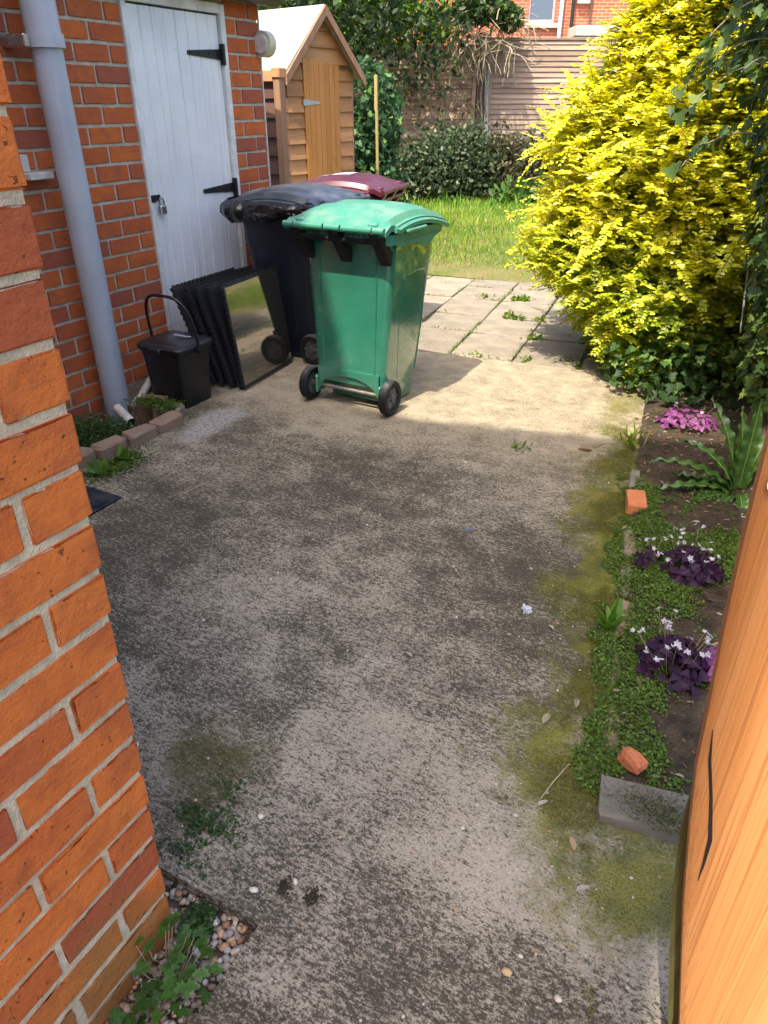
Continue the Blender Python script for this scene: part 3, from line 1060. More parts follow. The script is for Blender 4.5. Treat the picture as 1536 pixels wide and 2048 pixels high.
# ================================================================== WHEELIE BINS
def wheelie_bin(loc, rz, body_m, lid_m, dark_m, label, sticker=False, seam=True):
    """back (hinge side) at local y = 0, front towards +y"""
    t = empty('wheelie_bin', loc, rz, label, 'wheelie bin', 'household wheelie bins by the outbuilding')
    # body: tapering tub, shallower at the foot
    rings = []
    for z, hw, y0, y1, r in ((.135, .222, .085, .470, .04), (.20, .228, .085, .485, .045), (.55, .250, .092, .545, .05), (.86, .268, .098, .595, .05), (.925, .270, .098, .602, .05)):
        rings.append(rrect(-hw, hw, y0, y1, z, r, 4))
    b = MB().loft(rings)
    b.loft([rrect(-.205, .205, .20, .455, .012, .03, 4), rrect(-.212, .212, .20, .462, .05, .03, 4), rrect(-.220, .220, .19, .468, .15, .035, 4)])
    body = b.build('body', body_m, t, True)
    # wheel housing cheeks and the flap with its arched lower edge
    for s in (-1, 1):
        MB().cbox(s * .222 - .022 * (s > 0) - .0 , s * .222 + .022 * (s < 0), .055, .22, .055, .16, .008).build('wheel_cheek', body_m, t)
    ar = []
    for i in range(13):
        x = -.20 + .40 * i / 12
        ar.append((x, .075 + .105 * max(0, 1 - (x / .20) ** 2) ** .5))
    fl = MB()
    vs_ = [(x, .070, z) for x, z in ar] + [(x, .070, .215) for x, z in ar] + [(x, .085, z) for x, z in ar] + [(x, .085, .215) for x, z in ar]
    fs_ = []
    for i in range(12):
        fs_ += [(i, i + 1, 13 + i + 1, 13 + i), (26 + i + 1, 26 + i, 39 + i, 39 + i + 1), (i + 1, i, 26 + i, 26 + i + 1), (13 + i, 14 + i, 40 + i, 39 + i)]
    fl.add(vs_, fs_)
    fl.build('wheel_arch', body_m, t)
    # side seams: raised U-shaped line on each flank, small ribs on the back
    for s in (-1, 1):
        pts = []
        for (y, z) in ((.235, .16), (.215, .45), (.205, .66), (.215, .70), (.25, .725), (.40, .735), (.47, .725), (.495, .69), (.495, .45), (.455, .16)):
            hw = .222 + (z - .135) * (.268 - .222) / .725
            pts.append((s * (hw + .0008), y, z))
        MB().tube(pts, .0035, 6).build('side_seam', body_m, t, True)
    for x in (-.165, .165):
        MB().tube([(x, .084, .22), (x * 1.08, .097, .90)], .006, 6).build('back_rib', body_m, t, True)
    # rim collar under the lid
    rim = MB()
    out0, in0 = rrect(-.292, .292, .030, .650, .905, .05, 4), rrect(-.268, .268, .058, .600, .905, .05, 4)
    out1, in1 = rrect(-.296, .296, .028, .656, .955, .05, 4), rrect(-.255, .255, .075, .585, .955, .05, 4)
    n = len(out0)
    rim.add(out0 + out1 + in1 + in0, [(i, (i + 1) % n, n + (i + 1) % n, n + i) for i in range(n)] + [(n + i, n + (i + 1) % n, 2 * n + (i + 1) % n, 2 * n + i) for i in range(n)] +
            [(2 * n + i, 2 * n + (i + 1) % n, 3 * n + (i + 1) % n, 3 * n + i) for i in range(n)] + [(3 * n + i, 3 * n + (i + 1) % n, (i + 1) % n, i) for i in range(n)])
    rim.build('rim', lid_m if lid_m == 'green_lid' else body_m, t, True)
    # scalloped tabs hanging from the collar at the sides
    for s in (-1, 1):
        tb = MB()
        prof = [(.10, .908), (.60, .925)] + [(.60 - .06 * i / 1.0, .0) for i in ()]
        edge = [(.60, .905), (.52, .890), (.47, .862), (.42, .856), (.37, .868), (.30, .886), (.20, .890), (.10, .892)]
        poly = [(.10, .912), (.60, .912)] + edge
        n2 = len(poly)
        x0, x1 = s * .288, s * .2955
        tb.add([(x0, y, z) for y, z in poly] + [(x1, y, z) for y, z in poly], [tuple(range(n2)), tuple(range(2 * n2 - 1, n2 - 1, -1))] + [(i, (i + 1) % n2, n2 + (i + 1) % n2, n2 + i) for i in range(n2)])
        tb.build('rim_tab', lid_m if lid_m == 'green_lid' else body_m, t)
    # domed lid with a raised middle panel and a stepped flange
    NX, NY = 28, 26
    HWL, Y0, Y1 = .302, -.030, .668

    def top(u, v):
        x = -HWL + 2 * HWL * u
        y = Y0 + (Y1 - Y0) * v
        z = 1.000 + .075 * math.sin(math.pi * min(1, v * .86 + .10)) ** .85 - .020
        ax = abs(x)
        z -= .016 * (ax / HWL) ** 2
        # raised panel
        m = min(max((.150 - ax + .05 * v) / .022, 0), 1) * min(max((v - .14) / .05, 0), 1) * min(max((.97 - v) / .05, 0), 1)
        z += .016 * m
        # wing step beside the panel
        m2 = min(max((ax - .262) / .012, 0), 1) * min(max((v - .10) / .05, 0), 1)
        z -= .026 * m2
        if v < .07:
            z -= .012 * (1 - v / .07)
        return (x, y, z)
    ld = MB().grid(NX, NY, top)
    # skirt
    def tp(i, j):
        return top(i / NX, j / NY)
    loop = [tp(i, 0) for i in range(NX + 1)] + [tp(NX, j) for j in range(1, NY + 1)] + [tp(i, NY) for i in range(NX - 1, -1, -1)] + [tp(0, j) for j in range(NY - 1, 0, -1)]
    n = len(loop)
    low = []
    for (x, y, z) in loop:
        low.append((x * 1.0, y, max(.957, z - .030)))
    ld.add(loop + low, [(i, n + i, n + (i + 1) % n, (i + 1) % n) for i in range(n)])
    inn = [(x * .95, .33 + (y - .33) * .95, z + .003) for x, y, z in low]
    ld.add(low + inn, [(i, n + i, n + (i + 1) % n, (i + 1) % n) for i in range(n)])
    lid = ld.build('lid', lid_m, t, True)
    # side wing flanges of the lid: a second, lower curved shelf at each side
    for s in (-1, 1):
        wg = MB()
        ring = []
        N = 16
        for i in range(N + 1):
            v = .12 + .86 * i / N
            y = Y0 + (Y1 - Y0) * v
            zt = top(1, v)[2] - .006
            ring.append([(s * .300, y, zt), (s * .318, y, zt - .010), (s * .318, y, zt - .028), (s * .300, y, zt - .030)])
        wg.loft(ring, True, True, s < 0)
        wg.build('lid_wing', lid_m, lid, True)
        gp = MB().cbox(s * .302 - .03, s * .302 + .03, .15, .36, .955, .972, .005)
        gp.build('lid_shelf', lid_m, lid)
    # ridges crossing the back of the lid to the hinge
    for x in (-.215, .215):
        MB().cbox(x - .028, x + .028, -.012, .075, .985, 1.012, .008).build('lid_lug', lid_m, lid)
    # hinge bar with breaks, straps and the handle behind
    for x0, x1 in ((-.295, -.235), (-.228, -.055), (-.045, .045), (.055, .228), (.235, .295)):
        MB().tube([(x0, -.036, .982), (x1, -.036, .982)], .0165, 10).build('hinge_barrel', lid_m, lid, True)
    for x in (-.235, 0, .235):
        h = MB()
        h.add([(x - .026, -.045, .968), (x + .026, -.045, .968), (x + .026, -.006, .985), (x - .026, -.006, .985), (x - .032, .088, .80), (x + .032, .088, .80), (x + .032, .105, .86), (x - .032, .105, .86)],
              [(0, 1, 5, 4), (3, 7, 6, 2), (0, 4, 7, 3), (1, 2, 6, 5), (0, 3, 2, 1), (4, 5, 6, 7)])
        h.build('hinge_strap', dark_m, t)
    MB().tube([(-.25, -.004, .925), (.25, -.004, .925)], .013, 10).build('handle', dark_m, t, True)
    if sticker:
        st = MB()
        for (u0, u1, v0, v1) in ((.36, .66, .44, .64), (.40, .62, .70, .84)):
            st.grid(6, 6, lambda a, c: (lambda p: (p[0], p[1], p[2] + .0015))(top(u0 + (u1 - u0) * a, v0 + (v1 - v0) * c)))
        st.build('sticker', 'sticker', lid)
    # axle and wheels
    MB().tube([(-.275, .085, .100), (.275, .085, .100)], .011, 10).build('axle', 'axle_steel', t, True)
    for s in (-1, 1):
        wh = MB()
        prof = [(.062, -.022), (.090, -.025), (.098, -.017), (.100, 0), (.098, .017), (.090, .025), (.062, .022)]
        N = 28
        rg = []
        for i in range(N):
            a = 2 * math.pi * i / N
            rg.append([(s * .262 + px, .085 + r * math.cos(a), .100 + r * math.sin(a)) for r, px in prof])
        kk = len(prof)
        vs_ = [p for q in rg for p in q]
        fs_ = []
        for i in range(N):
            j = (i + 1) % N
            for m in range(kk):
                m2 = (m + 1) % kk
                fs_.append((i * kk + m, j * kk + m, j * kk + m2, i * kk + m2))
        wh.add(vs_, fs_)
        tyre = wh.build('wheel', 'rubber', t, True)
        hb = MB().tube([(s * .262 - .012, .085, .1), (s * .262 + .012, .085, .1)], .063, 24)
        hb.tube([(s * .262 - .024, .085, .1), (s * .262 + .026, .085, .1)], .020, 14)
        for q in range(6):
            a = q * math.pi / 3
            hb.tube([(s * .262 + s * .012, .085 + .02 * math.cos(a), .1 + .02 * math.sin(a)), (s * .262 + s * .012, .085 + .06 * math.cos(a), .1 + .06 * math.sin(a))], .006, 6)
        hb.build('hub', 'hub_grey', tyre, True)
    return t


gb = wheelie_bin((-1.985, 3.225, 0), R(-1.5), 'green_bin', 'green_lid', 'rubber', 'green wheelie bin in front, its back and wheels turned to the gate')
nvb = wheelie_bin((-2.50, 4.12, 0), R(90), 'navy_bin', 'navy_lid', 'navy_bin', 'dark navy wheelie bin with a black bag hanging out under its lid')
mrb = wheelie_bin((-2.53, 4.86, 0), R(100), 'maroon_bin', 'maroon_lid', 'maroon_bin', 'maroon wheelie bin with stickers on its lid, rearmost of the three', sticker=True)
mrb.scale = (1, 1, 1.01)
# spider webs, dead leaves caught under the green hinge
P, D, N, S, C = [], [], [], [], []
for i in range(130):
    s = random.choice((-1, 1))
    P.append((s * random.uniform(.05, .22), random.uniform(.0, .05), random.uniform(.93, .962)))
    D.append(rdir(1)[0]); N.append(rdir(1)[0]); S.append(random.uniform(.008, .028))
    C.append(random.choice([(.42, .33, .2), (.25, .17, .09), (.1, .07, .05), (.55, .5, .42)]))
leaves('debris', P, D, N, S, C, LANCE, 'leaf', gb)
gb.children[-1]['kind'] = 'stuff'

# black bin bag drooping over the edge of the navy bin
bag = empty('bin_bag', (-2.95, 3.85, .0), 0, 'shiny black plastic bag spilling out from under the navy bin lid', 'bag')
BP = [(.47, -.045), (.30, -.055), (.10, -.065), (-.08, -.065), (-.17, -.045), (-.215, .01), (-.225, .10), (-.22, .25)]


def bag_path(u):
    t = u * (len(BP) - 1)
    i = min(int(t), len(BP) - 2)
    f = t - i
    return Vector((BP[i][0] * (1 - f) + BP[i + 1][0] * f, BP[i][1] * (1 - f) + BP[i + 1][1] * f, 0)), Vector((BP[i + 1][1] - BP[i][1], -(BP[i + 1][0] - BP[i][0]), 0)).normalized()


def bagf(u, v):
    p, nrm = bag_path(u)
    nrm = -nrm if nrm.y > .2 or nrm.x > .2 else nrm
    q = fbm((u * 6, v * 1.2, 0), 3)
    pl_ = math.sin(u * 46 + 5 * q + v * 2.5) * .5 + .5 * fbm((u * 22, v * 3, 1), 5)
    drop = .135 * (1 - .62 * max(0, .45 - u) / .45) + .018 * fbm((u * 9, 0, 2), 1)
    bulge = .055 * math.sin(math.pi * min(1, v * .85 + .08)) * (1 + .5 * q)
    return (p.x + nrm.x * (bulge + .010 * pl_ * (.35 + v)), p.y + nrm.y * (bulge + .010 * pl_ * (.35 + v)), .995 - drop * v + .008 * pl_ * v)


MB().grid(170, 22, bagf).build('film', 'bag', bag, True)
MB().grid(170, 6, lambda u, v: (lambda a_, b_: (a_[0] * (1 - v) + b_[0] * v, a_[1] * (1 - v) + b_[1] * v, a_[2] * (1 - v) + b_[2] * v))(bagf(u, 1), (bagf(u, .8)[0] * .9, bagf(u, .8)[1] + .06, bagf(u, 1)[2] + .045))).build('tucked_hem', 'bag', bag, True)

# ================================================================== FOOD CADDY
ca = empty('food_caddy', (-2.905, 2.945, 0), 0, 'small black food caddy with raised bail handle beside the drain', 'caddy')
b = MB().loft([rrect(-.125, .125, -.115, .115, .0, .03, 5), rrect(-.128, .128, -.118, .118, .02, .032, 5), rrect(-.150, .150, -.135, .135, .31, .035, 5), rrect(-.158, .158, -.142, .142, .315, .035, 5), rrect(-.158, .158, -.142, .142, .333, .035, 5)])
b.build('bucket', 'caddy_black', ca, True)
l = MB().loft([rrect(-.166, .166, -.152, .150, .331, .04, 5), rrect(-.168, .168, -.154, .152, .346, .04, 5), rrect(-.155, .155, -.140, .140, .360, .04, 5), rrect(-.118, .118, -.105, .105, .362, .03, 5), rrect(-.112, .112, -.099, .099, .366, .03, 5)])
cl = l.build('lid', 'caddy_black', ca, True)
lt = MB().cbox(-.04, .04, -.176, -.150, .318, .350, .006)
lt.build('lid_latch', 'caddy_black', ca)
MB().cbox(-.195, -.15, -.04, .04, .318, .336, .006).build('grip', 'caddy_black', ca)
tx = MB()
for r_, n_c in ((0, 17), (1, 14)):
    for i in range(n_c):
        x = -.055 + i * .0072 + r_ * .006
        y = .055 - r_ * .016
        if (i + r_ * 2) % 6 == 5:
            continue
        tx.box(x, x + .0052, y, y + (.010 if (i * 7 + r_) % 3 else .0075), .3663, .3668)
tx.build('lid_print', 'print_white', cl)
pts = []
for i in range(25):
    a = math.pi * i / 24
    sx = -math.cos(a)
    px = .172 * (abs(sx) ** .6) * (1 if sx > 0 else -1)
    pz = .32 + .29 * (max(0, math.sin(a)) ** .62)
    pts.append((px, .0 - .05 * math.sin(a), pz))
MB().tube(pts, .0085, 10).build('handle', 'caddy_black', ca, True)
for s in (-1, 1):
    MB().tube([(s * .158, 0, .32), (s * .184, 0, .32)], .016, 12).build('handle_pivot', 'caddy_black', ca, True)

# ================================================================== FOAM FLOOR TILES
def tile_mesh(mirror):
    T, L = .016, .600
    nt = 17
    edge = []
    def side(n, amp):
        o = []
        for i in range(n):
            u0 = i / n
            w = 1 / n
            o += [(u0 + w * .18, 0), (u0 + w * .12, amp), (u0 + w * .62, amp), (u0 + w * .56, 0)]
        return o
    pr = side(nt, .007)
    poly = []
    for u, d in pr:
        poly.append((L * u, -d))
    for u, d in pr:
        poly.append((L + d, L * u))
    for u, d in pr:
        poly.append((L * (1 - u), L + d))
    for u, d in pr:
        poly.append((-d, L * (1 - u)))
    n = len(poly)
    b = MB().add([(0, y, z) for y, z in poly] + [(T, y, z) for y, z in poly], [(i, n + i, n + (i + 1) % n, (i + 1) % n) for i in range(n)] + [tuple(range(n)), tuple(range(2 * n - 1, n - 1, -1))])
    return b.mesh('tile'), MB().cbox(T - .004, T + .0022, .012, L - .012, .012, L - .012, .002).mesh('tile_face')


tm, tf = tile_mesh(True)
tf.materials.append(M['foam_face'])
tlab = ['black interlocking foam tile at the front of the stack, with a shiny face',
        'black foam tile second from the front of the leaning stack', 'black foam tile third from the front of the leaning stack',
        'black foam tile fourth from the front of the leaning stack', 'black foam tile fifth from the front of the leaning stack',
        'black foam tile at the back of the stack against the white door']
tbx = [-2.680, -2.712, -2.765, -2.790, -2.835, -2.885]
ttx = [-2.756, -2.865, -2.945, -2.972, -3.030, -3.125]
for i in range(6):
    lean = math.atan2(tbx[i] - ttx[i], .60)
    t = empty('foam_tile', (tbx[i], 3.215 + (0, .004, -.02, .015, -.02, -.035)[i], .020), 0, tlab[i], 'foam tile', 'foam tiles leaning by the door', rot=(R((0, .4, -.6, .5, -.5, .3)[i]), -lean, R((5.5, 4.5, 3.5, 4, 3, 1)[i])))
    obj('tile', tm, 'foam', t)
    if i == 0:
        obj('glossy_face', tf, 'foam_face', t)
    else:
        obj('plain_face', MB().cbox(.0158, .018, .012, .588, .012, .588, .0008).mesh('pf'), 'foam', t)

# ================================================================== SHED
SR = R(-10)                                             # turned a little towards the gate
sh = empty('garden_shed', (-4.2, 6.064, 0), SR, 'small tan wooden shed with felt roof and boarded door', 'shed')
SW, SD, ZE, ZA = .90, 1.75, 1.80, 2.235                 # width of the front (local y), depth (local -x), eaves, apex
# carcass just inside the boards
MB().prism([(.01, -.02), (SW - .01, -.02), (SW - .01, ZE - .03), (SW / 2, ZA - .05), (.01, ZE - .03)], 0, -SD + .01, -.035).build('carcass', 'shed_side_wood', sh)
dy0, dy1, dz1 = .215, .700, 1.875
nrow = 15
bhh = .128
k = 0
z = .03
while z < ZA - .05:
    z1 = z + bhh + .016
    for (ya, yb) in (((.0, dy0 - .006), (dy1 + .006, SW)) if z < dz1 - .06 else ((.0, SW),)):
        def clip(zz, y_):
            if zz <= ZE - .02:
                return y_
            lim = max(0.01, (ZA - .012 - zz) / (ZA - ZE) * SW / 2)
            return min(max(y_, SW / 2 - lim), SW / 2 + lim)
        z1c = min(z1, ZA - .03)
        a0, b0, a1, b1 = clip(z, ya), clip(z, yb), clip(z1c, ya), clip(z1c, yb)
        if b0 - a0 < .03:
            continue
        t_ = wob(.003)
        b = MB().add([(-.035, a0, z), (-.035, b0, z), (-.030, b1, z1c), (-.030, a1, z1c), (.004 + t_, a0, z), (.004 + t_, b0, z), (-.018, b1, z1c), (-.018, a1, z1c)],
                     [(4, 5, 6, 7), (0, 4, 7, 3), (1, 2, 6, 5), (0, 1, 5, 4), (3, 7, 6, 2)])
        b.build('board', 'shed_wood', sh)
    z += bhh
    k += 1
# side boards facing the gate (local -y side)
z = .03
while z < ZE - .13:
    b = MB().add([(-SD, 0, z), (0, 0, z), (0, 0, z + .144), (-SD, 0, z + .144), (-SD, -.030, z), (-.02, -.030, z), (-.02, -.006, z + .144), (-SD, -.006, z + .144)],
                 [(5, 4, 7, 6), (0, 3, 7, 4), (1, 5, 6, 2), (0, 4, 5, 1), (2, 6, 7, 3)])
    b.build('side_board', 'shed_side_wood', sh)
    z += bhh
for ya in (-.030, SW - .012):
    MB().cbox(-.05, -.012, ya, ya + .042, .0, ZE - .02, .003).build('corner_post', 'shed_trim_wood', sh)
# roof sheets and barge boards
for s in (0, 1):
    ye = -.10 if s == 0 else SW + .10
    ym = SW / 2
    sl = (ZA - ZE) / (SW / 2)
    zE = ZA - sl * (SW / 2 + .10)
    fx = .075
    rf = MB().add([(-SD - .05, ye, zE + .03), (fx, ye, zE + .03), (fx, ym, ZA + .03), (-SD - .05, ym, ZA + .03), (-SD - .05, ye, zE + .008), (fx, ye, zE + .008), (fx, ym, ZA + .008), (-SD - .05, ym, ZA + .008)],
                  [(0, 1, 2, 3), (7, 6, 5, 4), (0, 4, 5, 1), (1, 5, 6, 2), (2, 6, 7, 3), (3, 7, 4, 0)])
    rf.build('roof_felt', 'felt', sh)
    bb = MB()
    w_ = .062
    pts = [(ye + (.012 if s == 0 else -.012), zE + .024), (ym, ZA + .026), (ym, ZA + .026 - w_ * 1.25), (ye + (.012 if s == 0 else -.012), zE + .024 - w_ * 1.25)]
    x0, x1 = fx + .001, fx + .022 + .002 * s
    bb.add([(x0, y, z) for y, z in pts] + [(x1, y, z) for y, z in pts], [(0, 1, 2, 3), (7, 6, 5, 4)] + [(i, 4 + i, 4 + (i + 1) % 4, (i + 1) % 4) for i in range(4)])
    bb.build('bargeboard', 'shed_trim_wood', sh)
MB().cbox(-.022, -.010, SW / 2 - .015, SW / 2 + .025, 1.95, 2.0, .002).build('latch_block', 'cap_wood', sh)
# its door of narrow boards, hanging a touch low
sdoor = MB().box(-.030, -.015, dy0, dy1, .05, dz1 - .03).build('door', 'shed_door_wood', sh)
nb = 7
dw = (dy1 - dy0) / nb
for i in range(nb):
    top_ = dz1 - .012 - .006 * i - random.uniform(0, .012)
    MB().cbox(-.016, .006 + wob(.0012), dy0 + i * dw + .001, dy0 + (i + 1) * dw - .001, .05, top_, .0025).build('plank', 'shed_door_wood', sdoor)
hz = MB().add([(.0075, dy0 - .02, 1.49), (.0075, dy0 + .20, 1.505), (.0075, dy0 + .20, 1.525), (.0075, dy0 - .02, 1.545), (.012, dy0 - .02, 1.49), (.012, dy0 + .20, 1.505), (.012, dy0 + .20, 1.525), (.012, dy0 - .02, 1.545)],
               [(4, 5, 6, 7), (0, 1, 5, 4), (2, 3, 7, 6), (1, 2, 6, 5), (3, 0, 4, 7)])
hz.build('hinge', 'steel', sdoor)
MB().box(-.034, -.0325, dy0 + .06, dy1 - .02, dz1 - .06, dz1 - .003).build('vent_gap', 'black_pvc', sh)

# lap panel between outbuilding and shed
lp = empty('lap_screen', (-4.6, 5.3, 0), 0, 'dark brown lap wood screen with orange capping between wall and shed', 'wood screen')
z = .06
while z < 1.60:
    MB().add([(-1.0, 0, z), (.84, 0, z), (.84, 0, z + .15), (-1.0, 0, z + .15), (-1.0, -.026, z), (.84, -.026, z), (.84, -.004, z + .15), (-1.0, -.004, z + .15)],
             [(5, 4, 7, 6), (0, 3, 7, 4), (1, 5, 6, 2), (0, 4, 5, 1), (2, 6, 7, 3)]).build('board', 'lap_panel_wood', lp, loc=(0, wob(.002), 0))
    z += .135
MB().cbox(.84, .90, -.055, .02, 0, 1.68, .004).build('post', 'shed_trim_wood', lp)
MB().cbox(-1.0, .84, -.050, .03, 1.655, 1.735, .006).build('capping', 'cap_wood', lp)
MB().cbox(.832, .912, -.065, .035, 1.68, 1.75, .006).build('post_cap', 'cap_wood', lp)

# ================================================================== BACK FENCE (turned with the plot's end)
def heading_empty(name, x, d, z, label, cat, group=None, s=1.0):
    e_ = empty(name, hp(x * s, d * s, z - (.38 if s > 1 else 0)), R(28), label, cat, group)
    e_.scale = (s, s, s)
    return e_


FD = 12.8
BK = 1.25
f1 = heading_empty('board_fence', 0.6, FD, 0, 'weathered wide-board fence panel with dead climber stems behind the dark shrubs', 'fence', 'lengths of the back fence', s=BK)
z = .30
while z < 2.12:
    s_ = wob(.010)
    b = MB().add([(-2.6, 0, z), (.86, 0, z + .03), (.86, .0, z + .185), (-2.6, 0, z + .155), (-2.6, -.026, z), (.86, -.026, z + .03 + s_), (.86, -.006, z + .185), (-2.6, -.006, z + .155)],
                 [(5, 4, 7, 6), (0, 3, 7, 4), (1, 5, 6, 2), (0, 4, 5, 1), (2, 6, 7, 3)])
    b.build('board', 'fence_wood_dark', f1)
    z += .137
MB().cbox(.76, .82, -.05, -.012, .3, 2.2, .004).build('batten', 'fence_wood_dark', f1)
f2 = heading_empty('board_fence', 3.4, FD, 0, 'weathered narrow-board lap fence panel left of the yellow bush', 'fence', 'lengths of the back fence', s=BK)
z = .30
while z < 2.30:
    b = MB().add([(-1.87, 0, z), (2.4, 0, z), (2.4, .0, z + .082), (-1.87, 0, z + .082), (-1.87, -.022, z), (2.4, -.022, z), (2.4, -.004, z + .082), (-1.87, -.004, z + .082)],
                 [(5, 4, 7, 6), (0, 3, 7, 4), (1, 5, 6, 2), (0, 4, 5, 1), (2, 6, 7, 3)])
    b.build('board', 'fence_wood', f2, rot=(0, wob(.0012), 0))
    z += .0705
MB().cbox(-1.80, -1.74, -.05, -.010, .3, 2.33, .004).build('batten', 'fence_wood', f2)
MB().cbox(-1.78, 2.4, -.035, .02, 2.325, 2.36, .004).build('capping', 'fence_wood', f2)
fp = heading_empty('fence_post', 1.52, FD, 0, 'dark fence post wrapped in dry climber stems between two fence panels', 'fence post', s=BK)
MB().cbox(-.09, .02, -.06, .06, 0, 2.42, .006).build('post', 'post_wood', fp)
for i in range(4):
    x = .03 + .025 * i
    MB().tube([(x + wob(.02), -.08 + wob(.03), .1), (x + .05 + wob(.03), -.09, .9), (x - .02 + wob(.04), -.08, 1.6), (x - .05 + wob(.06), -.08, 2.4)], .014 + random.uniform(0, .010), 6).build('climber_stem', 'pale_branch' if i % 2 else 'twig_bark', fp, True)

# ================================================================== HOUSE BEYOND THE FENCE
def far_brick():
    n = NT('far_brick')
    t = n.node('ShaderNodeTexBrick')
    n.put(t.inputs['Vector'], n.mapping((1, 1, 1), vec=n.node('ShaderNodeCombineXYZ').outputs[0]))
    x, y, z = n.sep(n.coord())
    cb = n.node('ShaderNodeCombineXYZ')
    n.put(cb.inputs[0], n.math('ADD', x, y))
    n.put(cb.inputs[1], z)
    n.put(t.inputs['Vector'], cb.outputs[0])
    t.inputs['Scale'].default_value = 1.0
    t.inputs['Brick Width'].default_value = .225
    t.inputs['Row Height'].default_value = .078
    t.inputs['Mortar Size'].default_value = .007
    t.inputs['Color1'].default_value = (.50, .135, .06, 1)
    t.inputs['Color2'].default_value = (.42, .10, .045, 1)
    t.inputs['Mortar'].default_value = (.42, .33, .26, 1)
    n.fin(t.outputs[0], .85, n.bump(t.outputs['Fac'], -.4, .01), None, .2)
    M['far_brick'] = n.m


far_brick()
fh = heading_empty('terraced_house', 4.6, 24.0, 0, 'red brick house beyond the back fence with a white window', 'house')
# front wall pieces round the window opening; local x right, y away
wx0, wx1, wz0, wz1 = -.60, .16, 3.42, 4.65
wl_ = MB()
wl_.box(-9, wx0, 0, .3, 0, 6.2)
wl_.box(wx1, 8, 0, .3, 0, 6.2)
wl_.box(wx0, wx1, 0, .3, 0, wz0)
wl_.box(wx0, wx1, 0, .3, wz1, 6.2)
wl_.box(-9, 8, .31, 6, 0, 6.2)
wl_.build('wall', 'far_brick', fh)
MB().prism([(-.4, 6.2), (6.4, 6.2), (3, 8.6)], 0, -9.3, 8.3).build('roof', 'roof_slate', fh)
win = MB()
win.cbox(wx0, wx0 + .07, .05, .14, wz0, wz1, .01)
win.cbox(wx1 - .07, wx1, .05, .14, wz0, wz1, .01)
win.cbox(wx0 + .07, wx1 - .07, .05, .14, wz0, wz0 + .09, .01)
win.cbox(wx0 + .07, wx1 - .07, .05, .14, wz1 - .07, wz1, .01)
wo = win.build('window', 'white_frame', fh)
MB().box(wx0 + .06, wx1 - .06, .10, .115, wz0 + .08, wz1 - .06).build('pane', 'glass', wo)
MB().box(wx0 + .02, wx1 - .02, .16, .30, wz0 + .02, wz1 - .02).build('dark_room', 'black_iron', wo)
MB().cbox(wx0 - .08, wx1 + .08, -.10, .10, wz0 - .11, wz0 - .002, .01).build('sill', 'wall_mortar', wo)
MB().tube([(.30, -.10, 0), (.30, -.10, 6.1)], .055, 12).build('pink_downpipe', 'sticker', fh, True)
fh.children[-1].data.materials[0] = noisy('pink_pvc', (.52, .36, .34), (.46, .31, .3), 4, .5, .1)
MB().tube([(.62, -.10, 2.9), (.60, -.10, 6.1)], .05, 12).build('black_downpipe', 'black_pvc', fh, True)
MB().tube([(1.12, -.07, 3.2), (1.12, -.07, 6.1)], .03, 8).build('waste_pipe', 'post_wood', fh, True)
MB().cbox(.72, 1.06, -.16, 0, 3.86, 4.25, .02).build('meter_box', 'white_pvc', fh)
mk = MB()
for q in range(5):
    mk.box(.76 + q * .055, .79 + q * .055, -.163, -.158, 3.96, 4.02 + .03 * (q % 2))
mk.build('meter_marks', 'black_pvc', fh)
MB().cbox(.55, 3.4, -1.1, 0, 3.05, 3.30, .02).build('lean_to_roof', 'wall_mortar', fh)
MB().tube([(.5, -1.14, 3.02), (3.4, -1.14, 3.0)], .05, 10).build('lean_to_gutter', 'black_pvc', fh, True)
MB().box(.6, 3.3, -1.0, -.01, 0, 3.04).build('lean_to_wall', 'far_brick', fh)

# ================================================================== VEGETATION
def blob_points(n, c, r, shell=.55, squash_bottom=True):
    """points spread through the outer part of an uneven ellipsoid; returns points, outward directions, depth 0..1"""
    d = rdir(n)
    t = RNG.uniform(0, 1, n) ** .5
    t = shell + (1 - shell) * t
    amp = np.array([1 + .16 * fbm((a[0] * 2.1 + c[0], a[1] * 2.1 + c[1], a[2] * 2.1 + c[2])) + .10 * fbm((a[0] * 5 + c[0], a[1] * 5, a[2] * 5), 2) for a in d])
    P = np.asarray(c)[None] + d * (np.asarray(r)[None] * (t * amp)[:, None])
    return P, d, t


def leafy(name, parent, blobs, n, size, cols, outline=OVAL, mat='leaf', up=.6, shell=.5, fold=.25, droop=0.0, clump=0, zmin=.02):
    Ps, Os = [], []
    vol = np.array([b[1][0] * b[1][1] * b[1][2] for b in blobs]) ** (2 / 3)
    vol = vol / vol.sum()
    for b, q in zip(blobs, vol):
        m = int(n * q) + 1
        if clump:
            mc = max(1, m // clump)
            P, d, t = blob_points(mc, b[0], b[1], shell)
            P = np.repeat(P, clump, 0) + RNG.normal(0, size * 1.6, (mc * clump, 3))
            d = np.repeat(d, clump, 0)
        else:
            P, d, t = blob_points(m, b[0], b[1], shell)
        Ps.append(P)
        Os.append(d)
    P, O = np.concatenate(Ps), np.concatenate(Os)
    keep = P[:, 2] > zmin
    P, O = P[keep], O[keep]
    m = len(P)
    D = rdir(m) + O * .6
    D[:, 2] -= droop
    N = rdir(m) * .8 + O * .5
    N[:, 2] += up
    S = size * RNG.uniform(.6, 1.25, m)
    C = lerp_col(cols[0], cols[1], RNG.uniform(0, 1, m))
    if len(cols) > 2:
        pick = RNG.uniform(0, 1, m) < .12
        C[pick] = np.asarray(cols[2])
    C *= RNG.uniform(.75, 1.2, (m, 1))
    return leaves(name, P, D, N, S, C, outline, mat, parent, fold)


def rel(blobs, o):
    return [((c[0] - o[0], c[1] - o[1], c[2] - o[2]), r) for c, r in blobs]


